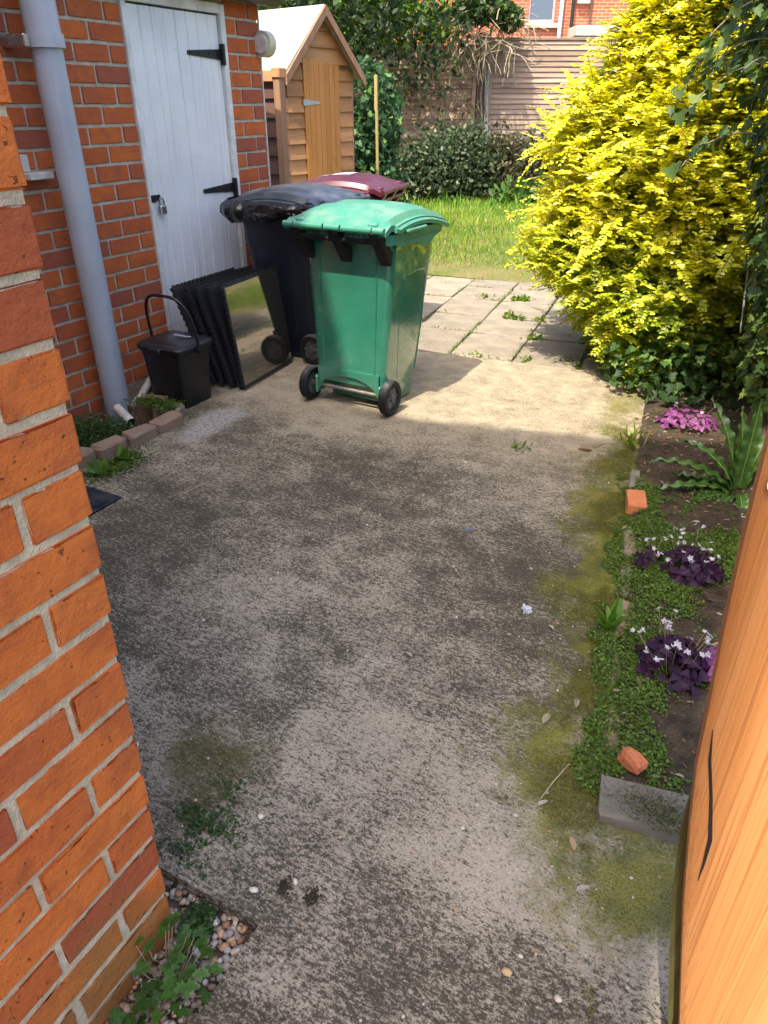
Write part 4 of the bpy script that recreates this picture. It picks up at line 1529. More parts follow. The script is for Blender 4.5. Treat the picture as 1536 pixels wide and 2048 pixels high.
def branchy(parent, base, tips, r0, mat='twig_bark', name='branch'):
    for tp in tips:
        b = Vector(base)
        e = Vector(tp)
        m1 = b.lerp(e, .35) + Vector((wob(.08), wob(.08), .10 * (e - b).length))
        m2 = b.lerp(e, .7) + Vector((wob(.06), wob(.06), .06 * (e - b).length))
        MB().tube([b, m1, m2, e], [r0, r0 * .75, r0 * .5, r0 * .2], 6).build(name, mat, parent, True)


# --- the golden privet bush on the right
bx = (-.37, 5.05, 0)
bush = empty('golden_privet', bx, 0, 'large golden yellow privet bush overhanging the patio on the right', 'bush')
sil = [(.0, .50), (.30, .72), (.55, .90), (.75, .96), (.95, .92), (1.25, .88), (1.5, .73), (1.75, .58), (2.05, .48), (2.4, .42), (2.8, .32), (3.1, .2), (3.2, .02)]


def bush_r(z, a):
    r = np.interp(z, [q[0] for q in sil], [q[1] for q in sil])
    # fullest towards the patio, flatter against the boundary
    return r * (.86 + .22 * math.cos(a - math.pi) + .08 * math.sin(3 * a + z * 2.1) + .26 * fbm((math.cos(a) * 1.6, math.sin(a) * 1.6, z * 1.5), 4) + .12 * fbm((math.cos(a) * 4, math.sin(a) * 4, z * 4), 6))


P, D, N, S, C = [], [], [], [], []
shoots = MB()
ns = 0
for i in range(17500):
    z = random.uniform(.05, 2.7)
    a = random.uniform(0, 2 * math.pi)
    # thin out the side turned away from the garden
    if math.cos(a) > .45 and random.random() < .6:
        continue
    rr = bush_r(z, a)
    low = max(0, .75 - z) / .75
    depth = random.random() ** 1.1
    r_ = rr * (1.0 - .42 * depth)
    p = Vector((r_ * math.cos(a) - .10, r_ * math.sin(a) * .92, z))
    if p.z < .45 and random.random() < .30:
        continue
    out = Vector((math.cos(a), math.sin(a), 0))
    d = (out * random.uniform(.35, 1.0) + Vector((wob(.6), wob(.6), random.uniform(-.35, .85) - .25 * low))).normalized()
    L = random.uniform(.12, .32) * (1.7 if random.random() < .07 else 1)
    L *= (1 - .3 * depth)
    if low > .3:
        L *= .8
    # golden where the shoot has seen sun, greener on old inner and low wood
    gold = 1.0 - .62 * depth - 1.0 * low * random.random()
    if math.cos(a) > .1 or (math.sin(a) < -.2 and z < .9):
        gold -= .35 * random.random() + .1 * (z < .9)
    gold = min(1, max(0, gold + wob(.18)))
    n = max(4, int(L / .022))
    side = d.cross(Vector((0, 0, 1)))
    side = side.normalized() if side.length > .1 else Vector((1, 0, 0))
    q = p - d * L * .35
    dd = d.copy()
    path = [q.copy()]
    for j in range(n):
        dd = (dd + Vector((0, 0, -.035 - .02 * low))).normalized()
        q = q + dd * (L / n)
        path.append(q.copy())
        f = j / n
        for s in (-1, 1):
            ld = (side * s * .85 + dd * .55 + Vector((wob(.25), wob(.25), wob(.25) + .05))).normalized()
            nn = dd.cross(side * s) * (1 if dd.cross(side * s).z > 0 else -1) * .55 + Vector((wob(.6), wob(.6) - .4, .55))
            P.append(q)
            D.append(ld)
            N.append(nn)
            S.append(random.uniform(.024, .048) * (1.05 - .45 * max(0, f - .6) / .4))
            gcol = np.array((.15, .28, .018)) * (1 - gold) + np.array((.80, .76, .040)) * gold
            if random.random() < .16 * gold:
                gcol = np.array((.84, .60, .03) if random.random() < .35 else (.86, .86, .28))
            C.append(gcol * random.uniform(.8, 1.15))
    if i % 3 == 0:
        shoots.tube(path[::2] + [path[-1]], .0022, 4, False)
P, D, N, S, C = [np.array(q) for q in (P, D, N, S, C)]
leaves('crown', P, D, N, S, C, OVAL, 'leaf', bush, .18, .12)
shoots.build('shoots', 'twig_bark', bush)
for i in range(9):
    a = random.uniform(0, 6.28)
    h = random.uniform(1.2, 2.5)
    rr = .6 * bush_r(h, a)
    MB().tube([(wob(.12), wob(.12), -.02), (wob(.15) + rr * .3 * math.cos(a), rr * .3 * math.sin(a), h * .45), (rr * math.cos(a), rr * math.sin(a), h)], [.022, .015, .006], 6).build('stem', 'twig_bark', bush, True)

# --- ivy-clad trunk at the right edge
tr = empty('ivy_tree', (.16, 3.58, 0), 0, 'ivy-smothered tree trunk at the right edge behind the gate', 'tree')
ring = []
for i in range(26):
    z = -.05 + 3.6 * i / 25
    rad = .105 + .05 * math.exp(-z * 4)
    ring.append([(.10 * math.sin(z * .8) + rad * (1 + .10 * fbm((math.cos(q) * 2, math.sin(q) * 2, z * 2))) * math.cos(q), rad * (1 + .12 * fbm((math.cos(q) * 3, math.sin(q) * 3, z * 1.2))) * math.sin(q), z) for q in [2 * math.pi * j / 24 for j in range(24)]])
MB().loft(ring).build('trunk', 'bark', tr, True)


def ivy(parent, pts, outs, size, cols, name='ivy_leaves', up=.35):
    m = len(pts)
    P = np.asarray(pts)
    O = np.asarray(outs)
    D = rdir(m) * .6 + np.array([0, 0, -.75])[None] + O * .35
    N = O * 1.0 + rdir(m) * .45
    N[:, 2] += up
    S = size * RNG.uniform(.55, 1.3, m)
    C = lerp_col(cols[0], cols[1], RNG.uniform(0, 1, m)) * RNG.uniform(.7, 1.25, (m, 1))
    if len(cols) > 2:
        pk = RNG.uniform(0, 1, m) < .16
        C[pk] = np.asarray(cols[2]) * RNG.uniform(.8, 1.2, (pk.sum(), 1))
    return leaves(name, P, D, N, S, C, IVY, 'leaf_gloss', parent, .15, .1)


IV = ((.034, .070, .014), (.095, .155, .028), (.20, .25, .05))
pts, outs = [], []
for i in range(6500):
    z = .34 + 2.9 * random.random() ** .9
    a = random.uniform(0, 2 * math.pi)
    rr = (.15 + .15 * min(1, max(0, (z - .3) / .9)) + .30 * max(0, z - 1.15)) * (1 + .22 * fbm((math.cos(a) * 2, math.sin(a) * 2, z * 2.6))) * random.uniform(.62, 1.04)
    pts.append((rr * math.cos(a) - .05 * max(0, z - 1.0), rr * math.sin(a) - .12 * max(0, z - 1.2), z))
    outs.append((math.cos(a), math.sin(a), .1))
ivy(tr, pts, outs, .056, IV)
# trailing shoots hanging forward over the bed
pts, outs = [], []
for i in range(17):
    a = random.uniform(R(140), R(275))
    z0 = random.uniform(1.35, 2.1)
    p = Vector((.33 * math.cos(a) - .05, .33 * math.sin(a) - .12, z0))
    d = Vector((math.cos(a) * .8, math.sin(a) * .8, .25))
    L = random.uniform(.2, .42)
    path = [p.copy()]
    n = int(L / .022)
    for j in range(n):
        d = (d + Vector((wob(.12), wob(.12), -.09))).normalized()
        p = p + d * .022
        path.append(p.copy())
        pts.append((p.x + wob(.03), p.y + wob(.03), p.z + wob(.03)))
        outs.append((d.x, d.y, .5))
    MB().tube(path, .0022, 5, False).build('ivy_stem', 'twig_bark', tr, True)
ivy(tr, pts, outs, .050, ((.04, .085, .022), (.10, .17, .04), (.2, .27, .07)), 'trailing_ivy', .6)
for i in range(12):
    a = random.uniform(R(150), R(290))
    z0 = random.uniform(.5, 1.6)
    MB().tube([(.20 * math.cos(a), .20 * math.sin(a), z0 + .6), (.27 * math.cos(a + .1), .27 * math.sin(a + .1), z0 + .3), (.24 * math.cos(a), .24 * math.sin(a), z0)], .005, 5).build('climbing_stem', 'pale_branch' if i % 2 else 'twig_bark', tr, True)

# --- boundary fence behind it, smothered in ivy
bf = empty('boundary_fence', (.62, 3.8, 0), 0, 'ivy-covered boundary fence behind the tree trunk on the right', 'fence')
z = .05
while z < 1.85:
    MB().box(-.02, 0, -1.9, 4.6, z, z + .148).build('board', 'post_wood', bf)
    z += .152
for y in (-1.9, -.1, 1.7, 3.5):
    MB().cbox(.001, .09, y, y + .09, 0, 1.95, .005).build('post', 'post_wood', bf)
pts, outs = [], []
for i in range(5200):
    y = random.uniform(-1.5, 4.4)
    z = random.uniform(.05, 2.15)
    if y < -.3 and z < .5 and random.random() < .5:
        continue
    pts.append((-.03 - abs(random.gauss(0, .09)) - .10 * max(0, z - 1.2), y, z))
    outs.append((-1, wob(.3), .2))
ivy(bf, pts, outs, .066, ((.018, .042, .014), (.045, .09, .028), (.10, .15, .045)))

# --- shade plants under the bush (broad ivy on the ground)
pts, outs = [], []
for i in range(520):
    a = random.uniform(0, 6.28)
    r_ = random.random() ** .6 * .46
    pts.append((r_ * math.cos(a), r_ * math.sin(a) * .8, .06 + random.random() ** 1.5 * .34 * (1.15 - r_)))
    outs.append((wob(.5), -.5, 1))
gi = empty('ground_ivy', (-.36, 4.42, 0), 0, 'dark ground ivy clump under the yellow bush', 'plant')
ivy(gi, pts, outs, .052, ((.025, .06, .016), (.06, .12, .028), (.13, .22, .05)), 'leaf_mass', .9)['kind'] = 'stuff'

# --- dark shrubs along the back fence
shrubs = [
    (-0.55, 13.4, [((0, 0, .42), (1.0, .7, .55)), ((-.45, .1, .5), (.6, .6, .5))], 'dark feathery shrub at the foot of the bamboo cane'),
    (.95, 13.7, [((0, 0, .40), (.95, .7, .55)), ((.35, .1, .72), (.6, .5, .38))], 'tall dark grey-green shrub before the wide-board fence'),
    (2.2, 14.0, [((0, 0, .38), (.75, .6, .48)), ((.1, .1, .58), (.4, .4, .30))], 'mid-height dusty shrub in front of the fence post'),
    (3.2, 14.2, [((0, 0, .38), (.75, .6, .52)), ((.25, 0, .55), (.5, .5, .38))], 'pale grey-green shrub beneath the narrow-board fence'),
    (4.5, 14.3, [((0, 0, .4), (.85, .6, .6))], 'leafy shrub half hidden behind the left edge of the yellow bush'),
]
for i, (x, d, bl, lab) in enumerate(shrubs):
    t = heading_empty('shrub', x, d, 0, lab, 'shrub', 'shrubs along the back fence')
    cl_ = [((.026, .050, .016), (.075, .11, .04), (.22, .22, .12)), ((.026, .050, .018), (.08, .115, .048), (.19, .2, .11)), ((.05, .052, .02), (.10, .10, .045), (.22, .17, .10)),
           ((.05, .072, .03), (.11, .135, .065), (.2, .22, .12)), ((.05, .09, .02), (.12, .18, .04), (.2, .25, .06))][i]
    leafy('foliage', t, bl, 11000, .085, cl_, OVAL, 'leaf', .5, .2, .15, clump=7)
    branchy(t, (0, 0, -.02), [(wob(.5), wob(.4), random.uniform(.4, .9)) for _ in range(7)], .014)
# broad-leaved dock / comfrey below
bd = heading_empty('comfrey_plant', 2.7, 12.9, 0, 'broad-leaved green plant between the grass and the dark shrubs', 'plant')
leafy('leaves', bd, [((0, 0, .15), (.55, .35, .32)), ((-.5, .1, .12), (.4, .3, .25))], 420, .16, ((.05, .11, .02), (.11, .21, .04)), OVAL, 'leaf', .9, .2, .2)

# --- ivy column by the shed and the trees above it
ic = heading_empty('ivy_column', -.29, 9.6, 0, 'upright ivy-covered stump between the shed and the back fence', 'ivy')
leafy('ivy_leaves', ic, [((0, 0, .7), (.50, .45, .85)), ((.08, 0, 1.35), (.42, .40, .60)), ((.0, 0, .3), (.6, .5, .5)), ((-.35, .1, 1.0), (.4, .4, .9))], 9000, .075, ((.028, .07, .03), (.07, .15, .055), (.18, .3, .07)), IVY, 'leaf_gloss', .4, .55, .15, .7)
MB().tube([(0, 0, -.02), (.03, 0, 1.0), (0, .02, 1.8)], [.12, .10, .06], 8).build('stump', 'bark', ic, True)

et = heading_empty('elder_tree', -.55, 13.3, 0, 'leafy green tree overhanging the fence behind the shed', 'tree', s=BK)
leafy('crown', et, [((-.1, 0, 2.75), (1.0, .9, .60)), ((.85, -.25, 2.56), (.65, .4, .30)), ((-.9, 0, 2.9), (.9, .8, .9)), ((.2, 0, 3.5), (1.1, .9, .7)), ((-.45, -.8, 2.0), (.40, .4, .40)), ((1.40, -.3, 2.60), (.38, .3, .20))],
      24000, .085, ((.10, .22, .03), (.32, .50, .06), (.50, .60, .10)), OVAL, 'leaf', 1.1, .45, .2, .2, clump=5)
MB().tube([(0, .3, -.02), (.05, .25, 1.2), (-.1, .2, 2.4), (.1, .1, 3.4)], [.09, .08, .06, .03], 8).build('trunk', 'bark', et, True)
for (a, b) in (((-.35, -.85, 2.0), (-.1, -.95, 2.95)), ((-.30, -.85, 2.3), (.15, -.95, 2.75)), ((-.5, -.8, 1.9), (-.32, -.95, 2.8)), ((-.2, -.9, 2.0), (.35, -.9, 2.55)), ((.3, -.9, 2.2), (.7, -.8, 2.9)), ((.8, -.8, 2.3), (1.2, -.8, 2.7))):
    a, b = Vector(a) + Vector((0, -.25, 0)), Vector(b) + Vector((0, -.25, 0))
    m_ = Vector(a).lerp(Vector(b), .5) + Vector((wob(.06), wob(.05), wob(.05)))
    MB().tube([a, m_, b], [.013, .010, .005], 5).build('bare_branch', 'pale_branch', et, True)
dt = heading_empty('dark_tree', -2.3, 14.5, 0, 'dark evergreen tree behind the shed roof', 'tree')
leafy('crown', dt, [((0, 0, 3.0), (1.8, 1.3, 1.9)), ((1.6, .2, 3.4), (1.3, 1.1, 1.6)), ((-1.6, 0, 3.2), (1.5, 1.2, 1.9)), ((3.0, .6, 3.0), (.9, .9, 1.3))], 9000, .13, ((.018, .04, .015), (.05, .085, .026), (.09, .14, .03)), OVAL, 'leaf', .5, .5, .2, clump=4)
MB().tube([(0, 0, -.02), (.1, 0, 1.5), (0, .1, 3)], [.16, .13, .06], 8).build('trunk', 'bark', dt, True)

# --- dead climber over the fence and ivy tuft on top of it
dc = heading_empty('dead_climber', 1.55, 12.45, 0, 'tangle of dry brown climber stems draped over the fence top', 'climber', s=BK)
tg = MB()
for i in range(150):
    x, z = random.uniform(-.60, .42), random.uniform(2.15, 2.65)
    p = Vector((x, wob(.22), z))
    d = Vector((wob(1), wob(.5), random.uniform(-.9, .5))).normalized()
    path = [p.copy()]
    for j in range(7):
        d = (d + Vector((wob(.35), wob(.3), -.16 + wob(.25)))).normalized()
        p = p + d * .07
        path.append(p.copy())
    tg.tube(path, random.uniform(.003, .008), 4, False)
tgo = tg.build('dry_stems', 'dry_straw', dc)
tgo['kind'] = 'stuff'
leafy('foliage', dc, [((.0, 0, 2.68), (.36, .3, .20)), ((.28, 0, 2.56), (.20, .25, .16)), ((-.3, 0, 2.66), (.3, .3, .18))], 2000, .07, ((.03, .07, .018), (.08, .15, .03), (.28, .24, .13)), IVY, 'leaf', .6, .3, .15, .3)
dv = heading_empty('bare_vine', .95, 12.68, 0, 'thin bare vine stems trailing down the wide-board fence panel', 'climber', s=BK)
tg = MB()
for i in range(20):
    x = random.uniform(-.95, .55)
    p = Vector((x, -.02 + wob(.03), random.uniform(1.5, 2.3)))
    d = Vector((wob(.5), 0, -1)).normalized()
    path = [p.copy()]
    for j in range(random.randint(6, 13)):
        d = (d + Vector((wob(.55), wob(.06), -.12 + wob(.3)))).normalized()
        p = p + d * .075
        path.append(p.copy())
    tg.tube(path, random.uniform(.003, .007), 4, False)
tgo = tg.build('dry_stems', 'dry_straw', dv)
tgo['kind'] = 'stuff'
leafy('leaves', dv, [((-.4, 0, 1.7), (.6, .08, .5)), ((.3, 0, 1.3), (.3, .08, .5))], 260, .06, ((.16, .16, .05), (.30, .25, .10)), OVAL, 'leaf', .2, .1, .2)

cane = empty('bamboo_cane', (-4.13, 7.6, 0), 0, 'tall yellowish bamboo cane standing right of the shed', 'cane')
MB().tube([(.02, 0, -.05), (.012, 0, .7), (0, 0, 1.45)], [.017, .017, .016], 8).build('cane', 'cane_wood', cane, True)
MB().cbox(-.022, .012, -.014, .014, 1.44, 1.765, .003).build('square_top', 'cane_wood', cane)

# ================================================================== GRASS
n = 90000
x = RNG.uniform(-8.5, 2.2, n)
y = 6.86 + RNG.uniform(0, 1, n) ** 1.25 * 9.5
keep = (x * .883 + y * .469 > -2.2) & (x * .883 + y * .469 < 5.6)
x, y = x[keep], y[keep]
n = len(x)
z = np.full(n, -.03)
tall = np.clip((y * .883 - x * .469 - 9.5) / 4.5, 0, 1)
S = RNG.uniform(.035, .10, n) * (1 + 1.2 * tall)
S[RNG.uniform(0, 1, n) < .04] *= 1.9
edge = np.clip((y - 6.9) / .7, .45, 1)
S *= edge
D = rdir(n, 0) * np.array([.55, .55, .2])[None] + np.array([0, 0, 1.0])[None]
N = rdir(n)
patch = np.array([fbm((a * 1.3, b * 1.3, 0)) for a, b in zip(x, y)])
t = np.clip(.5 + patch * .9 + RNG.normal(0, .22, n), 0, 1)
C = lerp_col((.13, .30, .028), (.34, .46, .06), t)
dry = RNG.uniform(0, 1, n) < .08 * (1.6 - tall)
C[dry] = np.array((.55, .47, .22))
go = leaves('grass', np.stack([x, y, z], 1), D, N, S, C, BLADE, 'leaf', None, 0, .28, 1.15)
tag(go, 'uneven sunlit grass of the lawn beyond the patio', 'grass', kind='stuff')


def tuft(name, loc, n, size, cols, label, cat, group=None, spread=.03, outline=BLADE, width=1.6, up=1.0, mat='leaf', flat=.8):
    t_ = empty(name, loc, 0, label, cat, group)
    m = n
    Pp = RNG.normal(0, spread, (m, 3))
    Pp[:, 2] = 0
    Dd = rdir(m) * np.array([flat, flat, .2])[None] + np.array([0, 0, up])[None]
    Cc = lerp_col(cols[0], cols[1], RNG.uniform(0, 1, m))
    leaves('leaves', Pp, Dd, rdir(m) + np.array([0, 0, .4])[None], size * RNG.uniform(.5, 1.2, m), Cc, outline, mat, t_, .15, .35, width)
    return t_


# weeds rooted in the joints of the patio
wd = [(-1.80, 5.62, 36, .075, 'weed in a patio joint, leftmost near the shadow of the bins'), (-1.47, 5.13, 26, .065, 'small bright weed tuft on the patio joint nearest the path'),
      (-1.92, 6.22, 40, .10, 'largest leafy weed on the patio near the grass'), (-2.26, 6.18, 20, .06, 'low weed in the patio joint left of the largest weed'),
      (-1.58, 5.66, 18, .06, 'sprig of weed in the middle of the patio'), (-1.38, 4.60, 24, .06, 'tiny weed where the patio meets the concrete'), (-1.10, 4.72, 24, .06, 'weed tuft in the leaf shadow at the patio edge'),
      (-1.70, 4.53, 30, .05, 'green weeds along the crack by the green bin shadow'), (-1.66, 6.62, 24, .07, 'weed in the last patio row before the lawn')]
for (x, y, n, s, lab) in wd:
    tuft('weed', (x, y, -.01), n, s * .7, ((.08, .15, .02), (.20, .27, .04)), lab, 'weed', 'weeds in the patio', .035, OVAL, 1.0, .55)



def jointfn():
    if random.random() < .55:
        lx, ly = random.choice(range(-5, 5)) * .445, random.uniform(-.02, 2.4)
    else:
        lx, ly = random.uniform(-2.3, 1.6), random.choice(rows)
    if fbm((lx * 3.1, ly * 3.1, 7)) < .02:
        return None
    lx += random.gauss(0, .009)
    ly += random.gauss(0, .009)
    c_, s_ = math.cos(R(7)), math.sin(R(7))
    return (-1.43 + lx * c_ - ly * s_, 4.53 + lx * s_ + ly * c_, 1)


Pj = []
while len(Pj) < 5200:
    q = jointfn()
    if q:
        Pj.append((q[0], q[1], random.uniform(-.012, .012)))
Pj = np.array(Pj)
m = len(Pj)
jo = leaves('joint_moss', Pj, rdir(m), rdir(m) * .5 + np.array([0, 0, 1.0])[None], RNG.uniform(.008, .02, m), lerp_col((.07, .11, .02), (.20, .25, .05), RNG.uniform(0, 1, m)), OVAL, 'leaf')
tag(jo, 'thin moss and seedlings in the joints of the patio', 'moss', kind='stuff')

# ================================================================== PLANTED BED
# edging bricks: most are buried in moss, a few show
eb = empty('bed_edging', (-.2, 2.2, 0), 0, 'half-buried mossy brick edging along the flower bed', 'edging')
for (y, L) in ((1.58, .20), (1.82, .20), (2.06, .20), (2.30, .20), (2.56, .20), (3.13, .20), (3.36, .19), (3.58, .19)):
    x = edge_x(y) + .035
    MB().cbox(-.040, .040, -L / 2, L / 2, -.05,   .008 + wob(.010), .010, .004).build('brick', 'kerb_brick', eb, loc=(x + .2, y - 2.2, 0), rot=(wob(.06), wob(.08), R(9 + wob(4))))
ebo = empty('brick_half', (-.295, 2.87, .02), R(12), 'clean orange half brick lying on the bed edge', 'brick')
MB().cbox(-.040, .040, -.075, .075, -.02, .030, .005, .003).build('brick', 'bed_brick', ebo)
blk = empty('concrete_block', (.03, 1.315, .0), R(8), 'grey mossy concrete block closing the near end of the bed', 'block')
MB().cbox(-.115, .135, -.062, .062, -.03, .034, .008, .005).build('block', 'grey_block', blk)
shd = empty('brick_shard', (-.028, 1.418, .048), R(-28), 'broken orange brick shard lying on the bed by the concrete block', 'brick')
bm = bmesh.new()
bmesh.ops.create_icosphere(bm, subdivisions=2, radius=1)
for v in bm.verts:
    nrm = v.co.copy()
    k_ = 1 + .35 * fbm(nrm * 1.4, 8)
    v.co = Vector((nrm.x * .042 * k_, nrm.y * .030 * k_, max(-.012, nrm.z * .028 * k_)))
    v.co.x = max(-.034, min(.036, v.co.x))
    v.co.y = max(-.024, min(.022, v.co.y))
me = bpy.data.meshes.new('shard')
bm.to_mesh(me)
bm.free()
obj('shard', me, 'bed_brick', shd)


# mats of tiny-leaved creeper (mind-your-own-business) and moss
def carpet(name, fn, n, size, cols, label, z=lambda x, y: 0.0, lift=.02, outline=ROUND):
    Pp = []
    while len(Pp) < n:
        p = fn()
        if p is not None:
            Pp.append((p[0], p[1], z(p[0], p[1]) + random.random() ** 1.3 * lift * (p[2] if len(p) > 2 else 1)))
    Pp = np.array(Pp)
    m = len(Pp)
    Nn = rdir(m) * .55 + np.array([0, 0, 1.0])[None]
    Dd = rdir(m)
    Dd[:, 2] *= .4
    Cc = lerp_col(cols[0], cols[1], RNG.uniform(0, 1, m)) * RNG.uniform(.7, 1.25, (m, 1))
    o = leaves(name, Pp, Dd, Nn, size * RNG.uniform(.6, 1.3, m), Cc, outline, 'leaf', None, .2, 0)
    tag(o, label, name.replace('_', ' '), kind='stuff')
    return o


def bedfn():
    y = random.uniform(1.30, 3.2)
    x = edge_x(y) + random.uniform(-.06, .42) + .05 * fbm((y * 9, 3, 1))
    v = fbm((x * 4.0, y * 2.6, 1)) + .25 * fbm((x * 20, y * 20, 1))
    far_ = (x - edge_x(y))
    if v + (.36 if y < 2.75 else .05) - abs(far_ - .14) * .55 < random.random() * .45:
        return None
    return (x, y, 1)


carpet('creeping_mat', bedfn, 36000, .0066, ((.055, .105, .015), (.17, .26, .032)), 'tiny-leaved green creeper carpeting the flower bed', lambda x, y: max(.0, bed_z(x, y)) + .002, .016)


def mossfn():
    y = .62 + 3.1 * random.random()
    x = edge_x(y) - abs(random.gauss(0, .15)) + .03
    v = fbm((x * 4.2, y * 3.2, 6)) + .3 * fbm((x * 16, y * 16, 6))
    d = edge_x(y) - x
    lim = .16 - d * .75 + (.0 if y > 1.08 else -.25 - (1.08 - y) * 1.2)
    if v + lim < random.random() * .22 or x > .2:
        return None
    return (x, y, 1)


carpet('moss', mossfn, 48000, .0055, ((.075, .080, .010), (.22, .20, .020)), 'yellow-green moss creeping over the concrete beside the bed', lambda x, y: .001, .006, LANCE)


def pitfn():
    a, r_ = random.uniform(0, 6.28), random.random() ** .5
    x, y = -3.0 + .27 * r_ * math.cos(a), 2.30 + .30 * r_ * math.sin(a)
    dpx_ = math.hypot(x + 3.20, y - 2.71)
    if dpx_ < .08:
        return None
    return (x, y, 1 - r_ * r_ * .6)


carpet('creeping_cushion', pitfn, 9000, .012, ((.022, .062, .012), (.065, .135, .024)), 'thick green cushion of tiny leaves left of the downpipe foot', lambda x, y: -.13, .23)


def kerbmoss():
    if random.random() < .5:
        x, y = random.gauss(-2.85, .09), random.gauss(2.70, .035)
        return (x, y, 1) if x < -2.72 else None
    x, y = random.gauss(-2.60, .05), random.gauss(2.12, .09)
    return (x, y, .3) if x > -2.66 else None


carpet('kerb_moss', kerbmoss, 3800, .009, ((.045, .085, .012), (.12, .19, .02)), 'bright moss on the corner of the drain kerb', lambda x, y: .060 if y > 2.6 else .002, .022)


def gravelmoss():
    a, r_ = random.uniform(0, 6.28), random.random() ** .6
    if random.random() < .45:
        x, y = -.775 + .035 * r_ * math.cos(a), .595 + .04 * r_ * math.sin(a)
        return (x, y, 1 - r_ * .5)
    x, y = random.gauss(-.905, .045), random.gauss(.76, .085)
    if fbm((x * 16, y * 16, 3)) + .25 < random.random() * .6 or y < .66:
        return None
    return (x, y, .22)


carpet('corner_creeper', gravelmoss, 1700, .0075, ((.025, .06, .014), (.07, .13, .025)), 'small green creeper growing at the foot of the brick corner', lambda x, y: -.03 if y < .645 else .002, .04)

# moss on the concrete block
def blkmoss():
    x, y = random.gauss(.07, .06), random.gauss(1.30, .035)
    return (x, y, 1) if (-.09 < x < .165 and 1.25 < y < 1.38) else None


carpet('block_moss', blkmoss, 2600, .006, ((.05, .06, .01), (.11, .12, .018)), 'dark moss patch on the concrete block', lambda x, y: .034, .006, LANCE)


FLOWERS = {}
for flc in ((.74, .70, .72), (.80, .55, .75)):
    FLOWERS[flc] = []
    for v_ in range(3):
        P, D, N, S, C = [], [], [], [], []
        for k in range(5):
            d = Vector((math.cos(k * 1.2566), math.sin(k * 1.2566), 0))
            P.append((0, 0, 0)); D.append(d + Vector((wob(.1), wob(.1), .75))); N.append(Vector((0, 0, 1)) - d * .5); S.append(random.uniform(.010, .013)); C.append(np.array(flc) * random.uniform(.85, 1.05))
        fo = leaves('flower', P, D, N, S, C, OVAL, 'petal', None, .1, .25, 1.15)
        col.objects.unlink(fo)
        FLOWERS[flc].append(fo)


# oxalis clumps: purple three-part leaves and pale flowers
def oxalis(loc, r, h, n, nf, label, leafc, flc=(.74, .70, .72)):
    t_ = empty('oxalis', loc, 0, label, 'flower', 'purple oxalis clumps in the bed')
    P, D, N, S, C = [], [], [], [], []
    st = MB()
    for i in range(n):
        a, q = random.uniform(0, 6.28), random.random() ** .6
        c = Vector((r * q * math.cos(a), r * q * math.sin(a), h * (1 - .55 * q * q) * random.uniform(.55, 1.05)))
        st.tube([(c.x * .3, c.y * .3, 0), (c.x * .75, c.y * .75, c.z * .6), c], .0011, 4, False)
        nrm = Vector((math.cos(a) * q * .8 + wob(.3), math.sin(a) * q * .8 + wob(.3) - .2, 1)).normalized()
        u = nrm.orthogonal().normalized()
        a0 = random.uniform(0, 6.28)
        sz = random.uniform(.026, .040)
        cc = np.array(leafc[0]) * (1 - (t0 := random.random())) + np.array(leafc[1]) * t0
        for k in range(3):
            d = Matrix.Rotation(a0 + k * 2.094, 3, nrm) @ u
            P.append(c); D.append(d - nrm * .22); N.append(nrm); S.append(sz); C.append(cc)
    leaves('leaves', P, D, N, S, C, TRI, 'leaf_gloss', t_, .22, .05, .95)
    for i in range(nf):
        a, q = random.uniform(0, 6.28), random.random() ** .55
        c = Vector((r * 1.15 * q * math.cos(a) - .012, r * 1.15 * q * math.sin(a), h * random.uniform(.75, 1.45)))
        st.tube([(c.x * .3, c.y * .3, 0), (c.x * .8, c.y * .8, c.z * .7), c], .0009, 4, False)
        for hd in range(random.randint(1, 2)):
            c2 = c + Vector((wob(.016), wob(.016), wob(.012)))
            fo = random.choice(FLOWERS[flc]).copy()
            fo.name = 'flower'
            fo.location = c2
            fo.rotation_euler = (random.uniform(-.2, 1.0), wob(.7), random.uniform(0, 6.28))
            fo.scale = [random.uniform(.75, 1.1)] * 3
            fo.parent = t_
            col.objects.link(fo)
    st.build('stalks', noisy('oxalis_stalk', (.30, .26, .14), (.26, .16, .12), 30, .6, 0) if 'oxalis_stalk' not in M else 'oxalis_stalk', t_)
    return t_


DP = ((.030, .010, .032), (.060, .018, .055))
oxalis((.005, 1.845, .02), .095, .115, 60, 22, 'larger dark purple oxalis clump with white flowers, nearest the gate', DP)
oxalis((.14, 1.90, .03), .075, .085, 34, 6, 'sunlit pink-purple oxalis clump half hidden behind the gate post', ((.30, .09, .26), (.20, .05, .18)))  # leaf colour much brighter than the shaded clumps, sunlight put into it
oxalis((-.02, 2.42, .02), .105, .105, 52, 18, 'middle dark purple oxalis clump with white flowers on the bed', DP)
oxalis((-.155, 2.40, .02), .05, .095, 5, 8, 'few white oxalis flowers leaning over the bed edge', DP)
oxalis((-.22, 3.86, .02), .15, .09, 46, 4, 'sunlit magenta oxalis clump in front of the yellow bush', ((.30, .09, .25), (.20, .05, .17)), (.80, .55, .75))  # magenta leaves also carry the sunlight in their colour

# hart's tongue fern
fn = empty('strap_fern', (.085, 3.17, .02), 0, 'strap-leaved green fern in the bed beside the tree trunk', 'fern')


